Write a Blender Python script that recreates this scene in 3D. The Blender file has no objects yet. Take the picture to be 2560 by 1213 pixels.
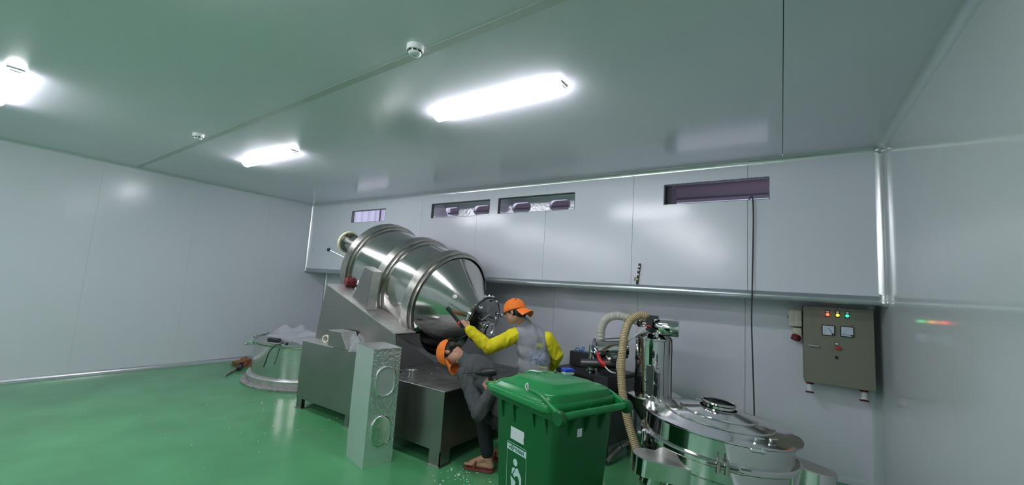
import bpy, bmesh, math, random
from mathutils import Vector, Matrix, noise
V = Vector
PI = math.pi
random.seed(7)
SC = bpy.context.scene
COL = SC.collection

# ------------------------------------------------------------------ camera, world, lamps' strength, exposure
cam_d = bpy.data.cameras.new('camera'); cam = bpy.data.objects.new('camera', cam_d); COL.objects.link(cam)
SC.camera = cam
yaw, pitch, roll = -0.5878, 0.1098, 0.0646
cy_, sy_, cp_, sp_ = math.cos(yaw), math.sin(yaw), math.cos(pitch), math.sin(pitch)
fw = V((sy_*cp_, cy_*cp_, sp_)); rt = V((cy_, -sy_, 0)); upv = rt.cross(fw)
rr = math.cos(roll)*rt + math.sin(roll)*upv
uu = -math.sin(roll)*rt + math.cos(roll)*upv
cam.matrix_world = Matrix(((rr.x, uu.x, -fw.x, 0), (rr.y, uu.y, -fw.y, 0), (rr.z, uu.z, -fw.z, 1.6), (0, 0, 0, 1)))
cam_d.sensor_width = 36.0; cam_d.sensor_fit = 'HORIZONTAL'; cam_d.lens = 1018.0/2560*36
cam_d.clip_start = 0.02

w = bpy.data.worlds.new('sky'); SC.world = w; w.use_nodes = True
w.node_tree.nodes['Background'].inputs[0].default_value = (0.72, 0.72, 0.90, 1)
w.node_tree.nodes['Background'].inputs[1].default_value = 0.6
LAMP = 17.0
SC.view_settings.view_transform = 'Standard'
SC.view_settings.look = 'None'
SC.view_settings.gamma = 1.0
SC.view_settings.use_curve_mapping = False
SC.view_settings.exposure = 1.2

# ------------------------------------------------------------------ materials
def srgb(r, g, b):
    return tuple(((c/255)/12.92 if c/255 <= 0.04045 else ((c/255+0.055)/1.055)**2.4) for c in (r, g, b)) + (1,)
def mat(name, col, rough=0.5, metal=0.0, spec=0.5, var=0.0, vscale=3.0, bump=0.0, bscale=40.0, bstretch=(1, 1, 1), emit=None, estr=0.0,
        alpha=1.0, rvar=0.0, coat=0.0, trans=0.0, col2=None, thresh=None, aniso=0.0):
    m = bpy.data.materials.new(name); m.use_nodes = True
    nt = m.node_tree; b = nt.nodes['Principled BSDF']; L = nt.links
    c = col if len(col) == 4 else tuple(col)+(1,)
    b.inputs['Base Color'].default_value = c
    b.inputs['Roughness'].default_value = rough
    b.inputs['Metallic'].default_value = metal
    b.inputs['Specular IOR Level'].default_value = spec
    b.inputs['Alpha'].default_value = alpha
    b.inputs['Coat Weight'].default_value = coat
    b.inputs['Coat Roughness'].default_value = 0.08
    b.inputs['Transmission Weight'].default_value = trans
    if aniso: b.inputs['Anisotropic'].default_value = aniso
    if emit:
        b.inputs['Emission Color'].default_value = emit if len(emit) == 4 else tuple(emit)+(1,)
        b.inputs['Emission Strength'].default_value = estr
    if var or rvar or bump:
        tc = nt.nodes.new('ShaderNodeTexCoord')
    if var:
        n = nt.nodes.new('ShaderNodeTexNoise'); n.inputs['Scale'].default_value = vscale; n.inputs['Detail'].default_value = 4
        L.new(tc.outputs['Object'], n.inputs['Vector'])
        r = nt.nodes.new('ShaderNodeValToRGB')
        d = col2 if col2 else tuple(x*(1-var) for x in c[:3])+(1,)
        e = tuple(min(1, x*(1+var)) for x in c[:3])+(1,)
        r.color_ramp.elements[0].position = thresh[0] if thresh else 0.3
        r.color_ramp.elements[1].position = thresh[1] if thresh else 0.7
        r.color_ramp.elements[0].color = d; r.color_ramp.elements[1].color = c if col2 else e
        L.new(n.outputs['Fac'], r.inputs['Fac']); L.new(r.outputs['Color'], b.inputs['Base Color'])
    if rvar:
        n = nt.nodes.new('ShaderNodeTexNoise'); n.inputs['Scale'].default_value = 6; n.inputs['Detail'].default_value = 5
        L.new(tc.outputs['Object'], n.inputs['Vector'])
        mr = nt.nodes.new('ShaderNodeMapRange'); mr.inputs['To Min'].default_value = max(0.02, rough-rvar); mr.inputs['To Max'].default_value = rough+rvar
        L.new(n.outputs['Fac'], mr.inputs['Value']); L.new(mr.outputs['Result'], b.inputs['Roughness'])
    if bump:
        mp = nt.nodes.new('ShaderNodeMapping'); mp.inputs['Scale'].default_value = bstretch
        L.new(tc.outputs['Object'], mp.inputs['Vector'])
        n = nt.nodes.new('ShaderNodeTexNoise'); n.inputs['Scale'].default_value = bscale; n.inputs['Detail'].default_value = 3
        L.new(mp.outputs['Vector'], n.inputs['Vector'])
        bp = nt.nodes.new('ShaderNodeBump'); bp.inputs['Strength'].default_value = bump; bp.inputs['Distance'].default_value = 0.01
        L.new(n.outputs['Fac'], bp.inputs['Height']); L.new(bp.outputs['Normal'], b.inputs['Normal'])
    return m

M = {}
M['panel'] = mat('painted_panel', (0.70, 0.72, 0.785), 0.2, bump=0.02, bscale=2.0, rvar=0.04)
M['panelr'] = mat('painted_panel_glossy', (0.64, 0.69, 0.71), 0.1, bump=0.01, bscale=1.5)
M['ceil'] = mat('ceiling_panel', (0.75, 0.74, 0.83), 0.2, bump=0.015, bscale=2.0)
M['core'] = mat('panel_core', (0.10, 0.11, 0.11), 0.8)
M['foam'] = mat('foam_edge', (0.16, 0.17, 0.17), 0.9, var=0.5, vscale=60)
M['strip'] = mat('joint_strip', (0.55, 0.56, 0.57), 0.4)
M['ledge'] = mat('ledge_profile', (0.42, 0.46, 0.48), 0.25, 0.6)
M['alu'] = mat('aluminium_trim', (0.72, 0.74, 0.75), 0.28, 0.85)
M['cove'] = mat('painted_cove', (0.60, 0.66, 0.68), 0.25, 0.2)
M['floor'] = mat('green_epoxy', (0.09, 0.34, 0.145), 0.2, var=0.16, vscale=1.3, rvar=0.05, bump=0.03, bscale=2.5)
M['steel'] = mat('brushed_steel', (0.56, 0.555, 0.53), 0.14, 1.0, var=0.06, vscale=5, rvar=0.05, bump=0.03, bscale=30, bstretch=(0.3, 1, 1))
M['band'] = mat('ring_steel', (0.46, 0.45, 0.42), 0.3, 1.0, var=0.15, vscale=14, rvar=0.08)
M['satin'] = mat('satin_steel', (0.34, 0.325, 0.315), 0.33, 1.0, var=0.08, vscale=3, rvar=0.06, bump=0.03, bscale=60, bstretch=(1, 1, 0.1))
M['dusty'] = mat('dusty_steel', (0.26, 0.26, 0.255), 0.42, 0.8, var=0.3, vscale=9, rvar=0.1, bump=0.05, bscale=90)
M['lidsteel'] = mat('lid_steel', (0.33, 0.33, 0.32), 0.16, 1.0, var=0.2, vscale=14, bump=0.1, bscale=12)
M['plate'] = mat('pale_steel', (0.66, 0.64, 0.63), 0.4, 0.8, var=0.12, vscale=12)
M['mirror'] = mat('polished_steel', (0.66, 0.66, 0.65), 0.07, 1.0, rvar=0.02, bump=0.02, bscale=5)
M['lidmir'] = mat('lid_polished_steel', (0.62, 0.62, 0.62), 0.11, 1.0, rvar=0.05, bump=0.05, bscale=3)
M['chrome'] = mat('chrome', (0.78, 0.78, 0.78), 0.1, 1.0)
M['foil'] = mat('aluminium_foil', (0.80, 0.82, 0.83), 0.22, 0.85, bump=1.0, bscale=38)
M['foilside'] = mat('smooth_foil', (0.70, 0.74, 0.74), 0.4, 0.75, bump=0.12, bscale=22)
M['foilin'] = mat('foil_lining', (0.75, 0.76, 0.8), 0.3, 0.8, bump=0.4, bscale=25)
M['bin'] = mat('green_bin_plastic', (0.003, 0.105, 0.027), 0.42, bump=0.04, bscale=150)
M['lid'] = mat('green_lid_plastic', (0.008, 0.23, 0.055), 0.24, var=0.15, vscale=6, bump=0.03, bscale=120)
M['black'] = mat('black_plastic', (0.012, 0.012, 0.013), 0.4)
M['rubber'] = mat('black_rubber', (0.018, 0.02, 0.022), 0.6)
M['dark'] = mat('dark_void', (0.01, 0.01, 0.012), 0.8)
M['white'] = mat('white_plastic', (0.78, 0.8, 0.82), 0.35)
M['paper'] = mat('white_paper', (0.72, 0.74, 0.78), 0.6, bump=0.1, bscale=60)
M['decal'] = mat('pale_print', (0.55, 0.72, 0.72), 0.5)
M['decaldark'] = mat('dark_print', (0.01, 0.06, 0.04), 0.5)
M['cream'] = mat('cream_rubber', (0.82, 0.76, 0.50), 0.5)
M['red'] = mat('red_plastic', (0.55, 0.02, 0.02), 0.4)
M['darkred'] = mat('dark_red_plastic', (0.16, 0.012, 0.02), 0.45)
M['blue'] = mat('blue_plastic', (0.01, 0.05, 0.5), 0.35)
M['bluehose'] = mat('blue_tube', (0.02, 0.15, 0.55), 0.35)
M['hosew'] = mat('white_hose', (0.62, 0.61, 0.55), 0.45)
M['hoseb'] = mat('beige_hose', (0.62, 0.50, 0.30), 0.4)
M['hoserib'] = mat('beige_rib', (0.30, 0.22, 0.10), 0.5)
M['graybox'] = mat('gray_olive_enamel', (0.21, 0.215, 0.165), 0.42, bump=0.03, bscale=200)
M['boxside'] = mat('gray_enamel_trim', (0.17, 0.18, 0.14), 0.45)
M['ivory'] = mat('ivory_plastic', (0.58, 0.57, 0.47), 0.4)
M['anth'] = mat('anthracite_paint', (0.035, 0.035, 0.04), 0.42, 0.2, bump=0.05, bscale=150)
M['vacside'] = mat('dark_satin_steel', (0.12, 0.12, 0.12), 0.35, 0.9)
M['purple'] = mat('purple_primer_steel', (0.14, 0.105, 0.13), 0.6)
M['clad'] = mat('lavender_cladding', (0.62, 0.62, 0.72), 0.6)
M['darksteel'] = mat('dark_beam_flange', (0.04, 0.035, 0.05), 0.6)
M['orange'] = mat('orange_cloth', (0.92, 0.20, 0.025), 0.8, var=0.1, vscale=30, bump=0.3, bscale=25)
M['yellow'] = mat('yellow_cloth', (0.72, 0.62, 0.01), 0.85, var=0.12, vscale=14, bump=0.5, bscale=16)
M['grey'] = mat('grey_cloth', (0.30, 0.31, 0.34), 0.9, var=0.1, vscale=10, bump=0.5, bscale=14)
M['charcoal'] = mat('charcoal_cloth', (0.07, 0.075, 0.08), 0.9, bump=0.5, bscale=14)
M['trousers'] = mat('dark_navy_cloth', (0.012, 0.014, 0.02), 0.9, bump=0.4, bscale=18)
M['skin'] = mat('skin', (0.52, 0.27, 0.18), 0.5, var=0.06, vscale=12)
M['hair'] = mat('black_hair', (0.012, 0.010, 0.009), 0.5, bump=0.6, bscale=120, bstretch=(1, 1, 0.2))
M['eye'] = mat('eye_white', (0.7, 0.7, 0.68), 0.2)
M['lips'] = mat('lips', (0.36, 0.13, 0.10), 0.5)
M['shoe'] = mat('sandal_rubber', (0.25, 0.06, 0.05), 0.6)
M['print'] = mat('shirt_print', (0.35, 0.38, 0.52), 0.9, var=0.4, vscale=40)
M['printy'] = mat('shirt_print_yellow', (0.45, 0.46, 0.2), 0.9, var=0.3, vscale=60)
M['maroon'] = mat('maroon_cloth', (0.16, 0.03, 0.04), 0.9)
M['wood'] = mat('brown_leather', (0.28, 0.13, 0.06), 0.8, bump=0.5, bscale=20)
M['greywood'] = mat('grey_plywood', (0.32, 0.31, 0.30), 0.85, var=0.35, vscale=20)
M['tape'] = mat('masking_tape', (0.75, 0.73, 0.58), 0.6)
M['crumb'] = mat('white_crumbs', (0.75, 0.8, 0.7), 0.8)
M['stain'] = mat('brown_stain', (0.10, 0.20, 0.07), 0.35)
M['yellowtape'] = mat('fluorescent_lime', (0.5, 0.62, 0.05), 0.5)
M['lampw'] = mat('lamp_housing', (0.75, 0.77, 0.78), 0.35)
M['lamp'] = mat('lamp_diffuser', (0.9, 0.9, 0.9), 0.4, emit=(0.95, 0.95, 1.0), estr=LAMP*1.0)
M['ledred'] = mat('lit_red', (0.6, 0.02, 0.01), 0.3, emit=(1.0, 0.05, 0.02), estr=3.0)
M['ledyel'] = mat('lit_amber', (0.6, 0.3, 0.01), 0.3, emit=(1.0, 0.45, 0.03), estr=2)
M['ledgrn'] = mat('lit_green', (0.02, 0.5, 0.1), 0.3, emit=(0.02, 0.9, 0.25), estr=1.5)
M['glassy'] = mat('meter_face', (0.62, 0.70, 0.80), 0.15)
# clear film: transparent + glossy
def film(name, col, a):
    m = bpy.data.materials.new(name); m.use_nodes = True; nt = m.node_tree
    b = nt.nodes['Principled BSDF']; b.inputs['Base Color'].default_value = col; b.inputs['Roughness'].default_value = 0.25
    b.inputs['Alpha'].default_value = a
    return m
M['film'] = film('clear_plastic_film', (0.75, 0.75, 0.82, 1), 0.30)
M['sight'] = film('sight_glass', (0.75, 0.78, 0.78, 1), 0.55)

# ------------------------------------------------------------------ mesh helpers
def obj(name, bm, m=None, parent=None, local=False, smooth=40, label=None):
    me = bpy.data.meshes.new(name)
    if isinstance(bm, bpy.types.Mesh): me = bm
    else: bm.to_mesh(me); bm.free()
    if m is not None:
        for mm in (m if isinstance(m, (list, tuple)) else [m]): me.materials.append(M[mm])
    if smooth is not None and len(me.polygons):
        me.polygons.foreach_set('use_smooth', [True]*len(me.polygons))
        me.set_sharp_from_angle(angle=math.radians(smooth))
    o = bpy.data.objects.new(name, me); COL.objects.link(o)
    if parent is not None:
        o.parent = parent
        if not local: o.matrix_parent_inverse = world(parent).inverted()
    if label: o['label'] = label
    return o
def world(o):
    m = Matrix.LocRotScale(o.location, o.rotation_euler, o.scale)
    if o.parent: m = world(o.parent) @ o.matrix_parent_inverse @ m
    return m
def thing(name, label, cat, loc=(0, 0, 0), rot=(0, 0, 0), group=None):
    o = bpy.data.objects.new(name, None); COL.objects.link(o); o.empty_display_size = 0.1
    o.location = loc; o.rotation_euler = rot; o['label'] = label; o['category'] = cat
    if group: o['group'] = group
    return o
def tag(o, label, cat, group=None):
    o['label'] = label; o['category'] = cat
    if group: o['group'] = group
    return o
def struct(o, label=None):
    o['kind'] = 'structure'
    if label: o['label'] = label
    return o
def B(): return bmesh.new()
def box(bm, x0, x1, y0, y1, z0, z1, mi=0, mtx=None):
    vs = [bm.verts.new((x, y, z)) for z in (z0, z1) for y in (y0, y1) for x in (x0, x1)]
    for f in ((0, 2, 3, 1), (4, 5, 7, 6), (0, 1, 5, 4), (2, 6, 7, 3), (0, 4, 6, 2), (1, 3, 7, 5)):
        fc = bm.faces.new([vs[i] for i in f]); fc.material_index = mi
    if mtx is not None:
        for v in vs: v.co = mtx @ v.co
    return bm
def bbox(x0, x1, y0, y1, z0, z1, r=0.004, seg=1, mtx=None):
    bm = B(); box(bm, x0, x1, y0, y1, z0, z1)
    bmesh.ops.bevel(bm, geom=bm.edges[:], offset=r, segments=seg, affect='EDGES', profile=0.5)
    if mtx is not None: bmesh.ops.transform(bm, matrix=mtx, verts=bm.verts)
    return bm
def frame(p, d, up=None):
    d = V(d).normalized(); u = V(up) if up else (V((0, 0, 1)) if abs(d.z) < 0.95 else V((1, 0, 0)))
    x = u.cross(d).normalized() if u.cross(d).length > 1e-6 else V((1, 0, 0)); y = d.cross(x)
    return Matrix(((x.x, y.x, d.x, p[0]), (x.y, y.y, d.y, p[1]), (x.z, y.z, d.z, p[2]), (0, 0, 0, 1)))
def lathe(bm, prof, mtx=None, n=48, mi=0, a0=0, a1=2*PI, cap=True):
    full = abs(a1-a0-2*PI) < 1e-6; k = n if full else n+1
    rings = []
    for r, z in prof:
        if r < 1e-6: rings.append([bm.verts.new((0, 0, z))])
        else: rings.append([bm.verts.new((r*math.cos(a0+(a1-a0)*i/n), r*math.sin(a0+(a1-a0)*i/n), z)) for i in range(k)])
    if mtx is not None:
        for rg in rings:
            for v in rg: v.co = mtx @ v.co
    for a, b in zip(rings, rings[1:]):
        for i in range(n):
            j = (i+1) % k
            if len(a) == 1 and len(b) == 1: continue
            if len(a) == 1: f = bm.faces.new((a[0], b[j], b[i]))
            elif len(b) == 1: f = bm.faces.new((a[i], a[j], b[0]))
            else: f = bm.faces.new((a[i], a[j], b[j], b[i]))
            f.material_index = mi
    return bm
def tube(bm, p0, p1, r0, r1=None, n=16, caps=True, mi=0):
    r1 = r0 if r1 is None else r1; p0 = V(p0); p1 = V(p1); L = (p1-p0).length
    pr = [(r0, 0), (r1, L)]
    if caps: pr = [(0, 0)]+pr+[(0, L)]
    return lathe(bm, pr, frame(p0, p1-p0), n, mi)
def catmull(pts, seg=8):
    pts = [V(p) for p in pts]; P = [pts[0]*2-pts[1]]+pts+[pts[-1]*2-pts[-2]]; out = []
    for i in range(1, len(P)-2):
        for s in range(seg):
            t = s/seg; a, b, c, d = P[i-1:i+3]
            out.append(0.5*((2*b)+(c-a)*t+(2*a-5*b+4*c-d)*t*t+(3*b-a-3*c+d)*t**3))
    out.append(pts[-1]); return out
def sweep(bm, pts, r, n=10, mi=0, smooth=True, seg=8, caps=True):
    pts = catmull(pts, seg) if smooth else [V(p) for p in pts]
    rf = r if callable(r) else (lambda t: r)
    t0 = (pts[1]-pts[0]).normalized(); u = t0.orthogonal().normalized(); rings = []
    for i, p in enumerate(pts):
        t = (pts[min(i+1, len(pts)-1)]-pts[max(i-1, 0)]).normalized()
        u = (u-t*u.dot(t)).normalized(); v = t.cross(u); rad = rf(i/(len(pts)-1))
        rings.append([bm.verts.new(p+rad*(math.cos(2*PI*k/n)*u+math.sin(2*PI*k/n)*v)) for k in range(n)])
    for a, b in zip(rings, rings[1:]):
        for i in range(n):
            f = bm.faces.new((a[i], a[(i+1) % n], b[(i+1) % n], b[i])); f.material_index = mi
    if caps:
        bm.faces.new(rings[0][::-1]).material_index = mi; bm.faces.new(rings[-1]).material_index = mi
    return bm
def sphere(bm, c, r, n=16, sc=(1, 1, 1), mi=0):
    ret = bmesh.ops.create_uvsphere(bm, u_segments=n, v_segments=max(6, n//2), radius=r)
    for v in ret['verts']: v.co = V((v.co.x*sc[0], v.co.y*sc[1], v.co.z*sc[2]))+V(c)
    for v in ret['verts']:
        for f in v.link_faces: f.material_index = mi
    return bm
def prism(bm, pts, ext, mi=0):
    """closed polygon pts (3-D list) extruded by vector ext"""
    a = [bm.verts.new(p) for p in pts]; b = [bm.verts.new(V(p)+V(ext)) for p in pts]; n = len(a)
    bm.faces.new(a[::-1]).material_index = mi; bm.faces.new(b).material_index = mi
    for i in range(n): bm.faces.new((a[i], a[(i+1) % n], b[(i+1) % n], b[i])).material_index = mi
    bmesh.ops.recalc_face_normals(bm, faces=bm.faces[:])
    return bm
def rrect(hx, hy, r, n=5):
    out = []
    for cx, cy, a in ((hx-r, hy-r, 0), (-hx+r, hy-r, PI/2), (-hx+r, -hy+r, PI), (hx-r, -hy+r, 1.5*PI)):
        for i in range(n+1): out.append((cx+r*math.cos(a+PI/2*i/n), cy+r*math.sin(a+PI/2*i/n)))
    return out
def loft(bm, secs, cap0=True, cap1=True, mi=0, mtx=None):
    """secs: list of lists of 3-D points, equal length"""
    R = [[bm.verts.new(p) for p in s] for s in secs]; n = len(R[0])
    if mtx is not None:
        for s in R:
            for v in s: v.co = mtx @ v.co
    for a, b in zip(R, R[1:]):
        for i in range(n): bm.faces.new((a[i], a[(i+1) % n], b[(i+1) % n], b[i])).material_index = mi
    if cap0: bm.faces.new(R[0][::-1]).material_index = mi
    if cap1: bm.faces.new(R[-1]).material_index = mi
    return bm
def text_bm(s, size, depth, align='LEFT'):
    cu = bpy.data.curves.new('lettering', 'FONT'); cu.body = s; cu.size = size; cu.extrude = depth; cu.align_x = align; cu.offset = size*0.02
    t = bpy.data.objects.new('lettering', cu); COL.objects.link(t)
    dg = bpy.context.evaluated_depsgraph_get(); me = bpy.data.meshes.new_from_object(t.evaluated_get(dg))
    bm = B(); bm.from_mesh(me); bpy.data.meshes.remove(me); bpy.data.objects.remove(t); bpy.data.curves.remove(cu)
    return bm

# ------------------------------------------------------------------ room
XL, XR, YB, YW, ZC, ZB, YF = -8.13, 0.749, 4.66, 5.13, 3.04, 1.67, -7.2
T = 0.05
fl = B(); box(fl, XL-T, XR+T, YF-T, YW+T, -0.08, 0)
struct(obj('floor', fl, 'floor', smooth=None), 'glossy green epoxy floor')

def panel_rects(u0, u1, v0, v1, holes):
    """split rectangle around holes"""
    cuts = sorted({u0, u1} | {h for H in holes for h in H[:2] if u0 < h < u1}); out = []
    for a, b in zip(cuts, cuts[1:]):
        hs = [H for H in holes if H[0] < (a+b)/2 < H[1]]
        if not hs: out.append((a, b, v0, v1))
        else:
            H = hs[0]; out.append((a, b, v0, H[2])); out.append((a, b, H[3], v1))
    return out
def seams(a, b, s0, step=1.16):
    s = s0
    while s > a+0.15: s -= step
    out = [a]
    while s < b-0.1:
        if s > a+0.1: out.append(s)
        s += step
    return out+[b]
G = 0.0016
# upper back wall (bulkhead) with four cut openings
HOLES = [(-6.78, -5.83, 2.622, 2.837), (-4.70, -3.54, 2.625, 2.85), (-3.382, -2.193, 2.636, 2.853), (-1.092, -0.097, 2.632, 2.85)]
bk = B()
ss = seams(XL, XR, -2.6)
for s in ss[1:-1]:
    for (a, b, c, d) in panel_rects(s-0.03, s+0.03, ZB, ZC, HOLES): box(bk, a, b, YB+0.045, YB+0.056, c, d)
wb = struct(obj('wall_back', bk, 'core', smooth=None), 'upper back wall of painted steel panels with four cut openings')
for a, b in zip(ss, ss[1:]):
    pb = B()
    for r in panel_rects(a+G, b-G, ZB, ZC, HOLES): box(pb, r[0], r[1], YB, YB+T, r[2], r[3])
    bmesh.ops.remove_doubles(pb, verts=pb.verts, dist=1e-5)
    obj('wall_panel', pb, 'panel', wb, smooth=None)
# lower, recessed back wall
lw = B(); box(lw, XL, XR, YW+T, YW+T+0.02, -0.05, ZB+0.05)
wl = struct(obj('wall_back_lower', lw, 'core', smooth=None), 'lower back wall set back under the overhang')
ss = seams(XL, XR, -3.199+0.55)
for a, b in zip(ss, ss[1:]): obj('wall_panel', box(B(), a+G, b-G, YW, YW+T, 0, ZB), 'panel', wl, smooth=None)
sf = B(); box(sf, XL, XR, YB+0.002, YW+T, ZB, ZB+0.05)
struct(obj('trim_1', sf, 'panel', smooth=None), 'underside of the overhanging upper wall')
# left, right, front walls
def side_wall(name, label, x, sgn, s0):
    w_ = B(); box(w_, min(x+sgn*T, x+sgn*(T+0.02)), max(x+sgn*T, x+sgn*(T+0.02)), YF, YW+T, -0.05, ZC+0.05)
    o = struct(obj(name, w_, 'core', smooth=None), label)
    ss = seams(YF, YW+T, s0)
    for a, b in zip(ss, ss[1:]): obj('wall_panel', box(B(), min(x, x+sgn*T), max(x, x+sgn*T), a+G*0.35, b-G*0.35, 0, ZC), 'panelr' if sgn > 0 else 'panel', o, smooth=None)
side_wall('wall_left', 'left wall of pale painted steel panels', XL, -1, 3.818)
side_wall('wall_right', 'right wall of pale painted steel panels', XR, 1, 3.1)
w_ = B(); box(w_, XL, XR, YF-T-0.02, YF-T, -0.05, ZC)
wf = struct(obj('wall_front', w_, 'core', smooth=None))
ss = seams(XL, XR, -2.6)
for a, b in zip(ss, ss[1:]): obj('wall_panel', box(B(), a+G, b-G, YF-T, YF, 0, ZC), 'panel', wf, smooth=None)
# ceiling
c_ = B(); box(c_, XL-T, XR+T, YF-T, YB+T, ZC+T, ZC+T+0.02)
ce = struct(obj('ceiling', c_, 'core', smooth=None), 'glossy ceiling of painted steel panels')
ss = seams(XL, XR, 0.017, 2.32)
def ysk(x): return 1.849+(x+8.09)/(7.16)*(1.65-1.849)
for a, b in zip(ss, ss[1:]):
    g = 0.0025 if False else G*0.5
    for k in (0, 1):
        pb = B(); a_, b_ = a+g, b-g
        if abs(a-0.017) < 1e-3: a_ = a+0.003
        if k: pts = [(a_, ysk(a_)+0.01, ZC), (b_, ysk(b_)+0.01, ZC), (b_, YB+T, ZC), (a_, YB+T, ZC)]
        else: pts = [(a_, YF-T, ZC), (b_, YF-T, ZC), (b_, ysk(b_)-0.01, ZC), (a_, ysk(a_)-0.01, ZC)]
        prism(pb, pts, (0, 0, T)); obj('ceiling_panel', pb, 'ceil', ce, smooth=None)
pb = B(); prism(pb, [(XL, ysk(XL)-0.03, ZC-0.0012), (XR, ysk(XR)-0.03, ZC-0.0012), (XR, ysk(XR)+0.03, ZC-0.0012), (XL, ysk(XL)+0.03, ZC-0.0012)], (0, 0, 0.003))
struct(obj('trim_2', pb, 'strip', smooth=None), 'flat grey joint strip running across the ceiling')

# coves and edge profiles
def cove(name, p0, p1, ax, ay, r, m, label=None):
    """concave quarter cove along p0->p1; ax, ay point away from the corner along the two surfaces"""
    p0 = V(p0); p1 = V(p1); ax = V(ax); ay = V(ay); prof = [V((0, 0, 0)), ax*r]
    for i in range(1, 6):
        t = PI/2*i/6; prof.append(ax*r*(1-math.sin(t))+ay*r*(1-math.cos(t)))
    prof.append(ay*r)
    bm = B(); loft(bm, [[p0+q for q in prof], [p1+q for q in prof]])
    bmesh.ops.recalc_face_normals(bm, faces=bm.faces[:])
    return struct(obj(name, bm, m, smooth=30), label)
cove('trim_3', (XL, YB, ZC), (XR, YB, ZC), (0, -1, 0), (0, 0, -1), 0.045, 'alu', 'aluminium cove between the back wall and the ceiling')
cove('trim_4', (XL, YF, ZC), (XL, YB, ZC), (1, 0, 0), (0, 0, -1), 0.03, 'cove', 'cove along the left wall and the ceiling')
cove('trim_5', (XR, YF, ZC), (XR, YB, ZC), (-1, 0, 0), (0, 0, -1), 0.055, 'cove', 'cove along the right wall and the ceiling')
cove('trim_6', (XL, YB, ZB), (XL, YB, ZC), (1, 0, 0), (0, -1, 0), 0.04, 'alu', 'vertical aluminium cove in the left corner')
cove('trim_7', (XR, YB, ZB), (XR, YB, ZC), (-1, 0, 0), (0, -1, 0), 0.055, 'alu', 'vertical aluminium cove in the right corner')
cove('trim_8', (XL, YW, 0), (XL, YW, ZB), (1, 0, 0), (0, -1, 0), 0.035, 'alu', 'lower corner cove on the left')
cove('trim_9', (XR, YW, 0), (XR, YW, ZB), (-1, 0, 0), (0, -1, 0), 0.06, 'cove', 'lower corner cove on the right')
cove('baseboard_left', (XL, YF, 0), (XL, YW, 0), (1, 0, 0), (0, 0, 1), 0.05, 'alu', 'aluminium cove at the foot of the left wall')
cove('baseboard_back', (XL, YW, 0), (XR, YW, 0), (0, -1, 0), (0, 0, 1), 0.05, 'cove', 'cove at the foot of the back wall')
cove('baseboard_right', (XR, YF, 0), (XR, YW, 0), (-1, 0, 0), (0, 0, 1), 0.05, 'cove', 'cove at the foot of the right wall')
# rounded profile along the lower edge of the upper wall
eb = B()
prof = [(YB+0.03, ZB-0.028), (YB-0.002, ZB-0.028), (YB-0.022, ZB-0.018), (YB-0.03, ZB+0.004), (YB-0.026, ZB+0.03), (YB-0.01, ZB+0.05), (YB+0.0, ZB+0.055), (YB+0.0, ZB)]
loft(eb, [[V((x, a, b)) for a, b in prof] for x in (XL, XR)])
bmesh.ops.recalc_face_normals(eb, faces=eb.faces[:])
struct(obj('trim_10', eb, 'ledge', smooth=35), 'rounded aluminium edge along the bottom of the upper wall')
for i, (x, s) in enumerate(((XL, 1), (XR, -1))):
    bm = B(); sphere(bm, (x+s*0.02, YB-0.012, ZB+0.0), 0.036, 14)
    lathe(bm, [(0, 0), (0.036, 0), (0.036, 0.012), (0.03, 0.014), (0.03, 0.05), (0.036, 0.052), (0.036, 0.062), (0, 0.062)], Matrix.Translation((x+s*0.022, YB-0.014, ZB+0.01)), 16)
    struct(obj('trim_%d' % (11+i), bm, 'alu'), 'aluminium corner connector at the %s end of the ledge' % ('left' if i == 0 else 'right'))
bm = B(); sphere(bm, (XR-0.03, YB-0.03, ZC-0.03), 0.03, 12); sphere(bm, (XR-0.0, YB-0.06, ZC-0.05), 0.02, 10)
struct(obj('trim_13', bm, 'alu'), 'aluminium corner piece where three coves meet')
# opening linings: jambs of the cut openings (foam and steel edges) + duct boxes + what lies behind
for i, H in enumerate(HOLES):
    bm = B(); t = 0.006
    box(bm, H[0]-t, H[0]+0.001, YB-0.001, YB+T+0.004, H[2]-t, H[3]+t); box(bm, H[1]-0.001, H[1]+t, YB-0.001, YB+T+0.004, H[2]-t, H[3]+t)
    box(bm, H[0], H[1], YB-0.001, YB+T+0.004, H[3]-0.001, H[3]+t+0.004); box(bm, H[0], H[1], YB-0.001, YB+T+0.004, H[2]-t*0.5, H[2]+0.001)
    o = struct(obj('window_%d' % (i+1), bm, 'foam', smooth=None), ['small opening above the drum mixer', 'long vent opening with foil duct box, left of the pair', 'long vent opening with foil duct box, right of the pair', 'bare opening with the black cable hanging out'][i])
def oval_plate(bm, x0, x1, z0, z1, y, holes, th=0.004):
    """thin plate in XZ with rounded-slot holes (cx, hw, cz, hh)"""
    cuts = [x0]+[v for h in holes for v in (h[0]-h[1], h[0]+h[1])]+[x1]
    for k in range(0, len(cuts), 2): box(bm, cuts[k], cuts[k+1], y, y+th, z0, z1)
    for cx, hw, cz, hh in holes:
        n = 24; a = []
        rc = min(hw, hh)
        for k in range(n+1):
            x = cx-hw+2*hw*k/n; d = abs(x-cx)-(hw-rc)
            zz = hh if d <= 0 else (hh-rc)+math.sqrt(max(0, rc*rc-d*d)); a.append((x, zz))
        for (xa, za), (xb, zb) in zip(a, a[1:]):
            for sg in (1, -1):
                zo = z1 if sg > 0 else z0
                vs = [bm.verts.new(p) for p in ((xa, y, cz+sg*za), (xb, y, cz+sg*zb), (xb, y, zo), (xa, y, zo))]
                bm.faces.new(vs)
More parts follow.
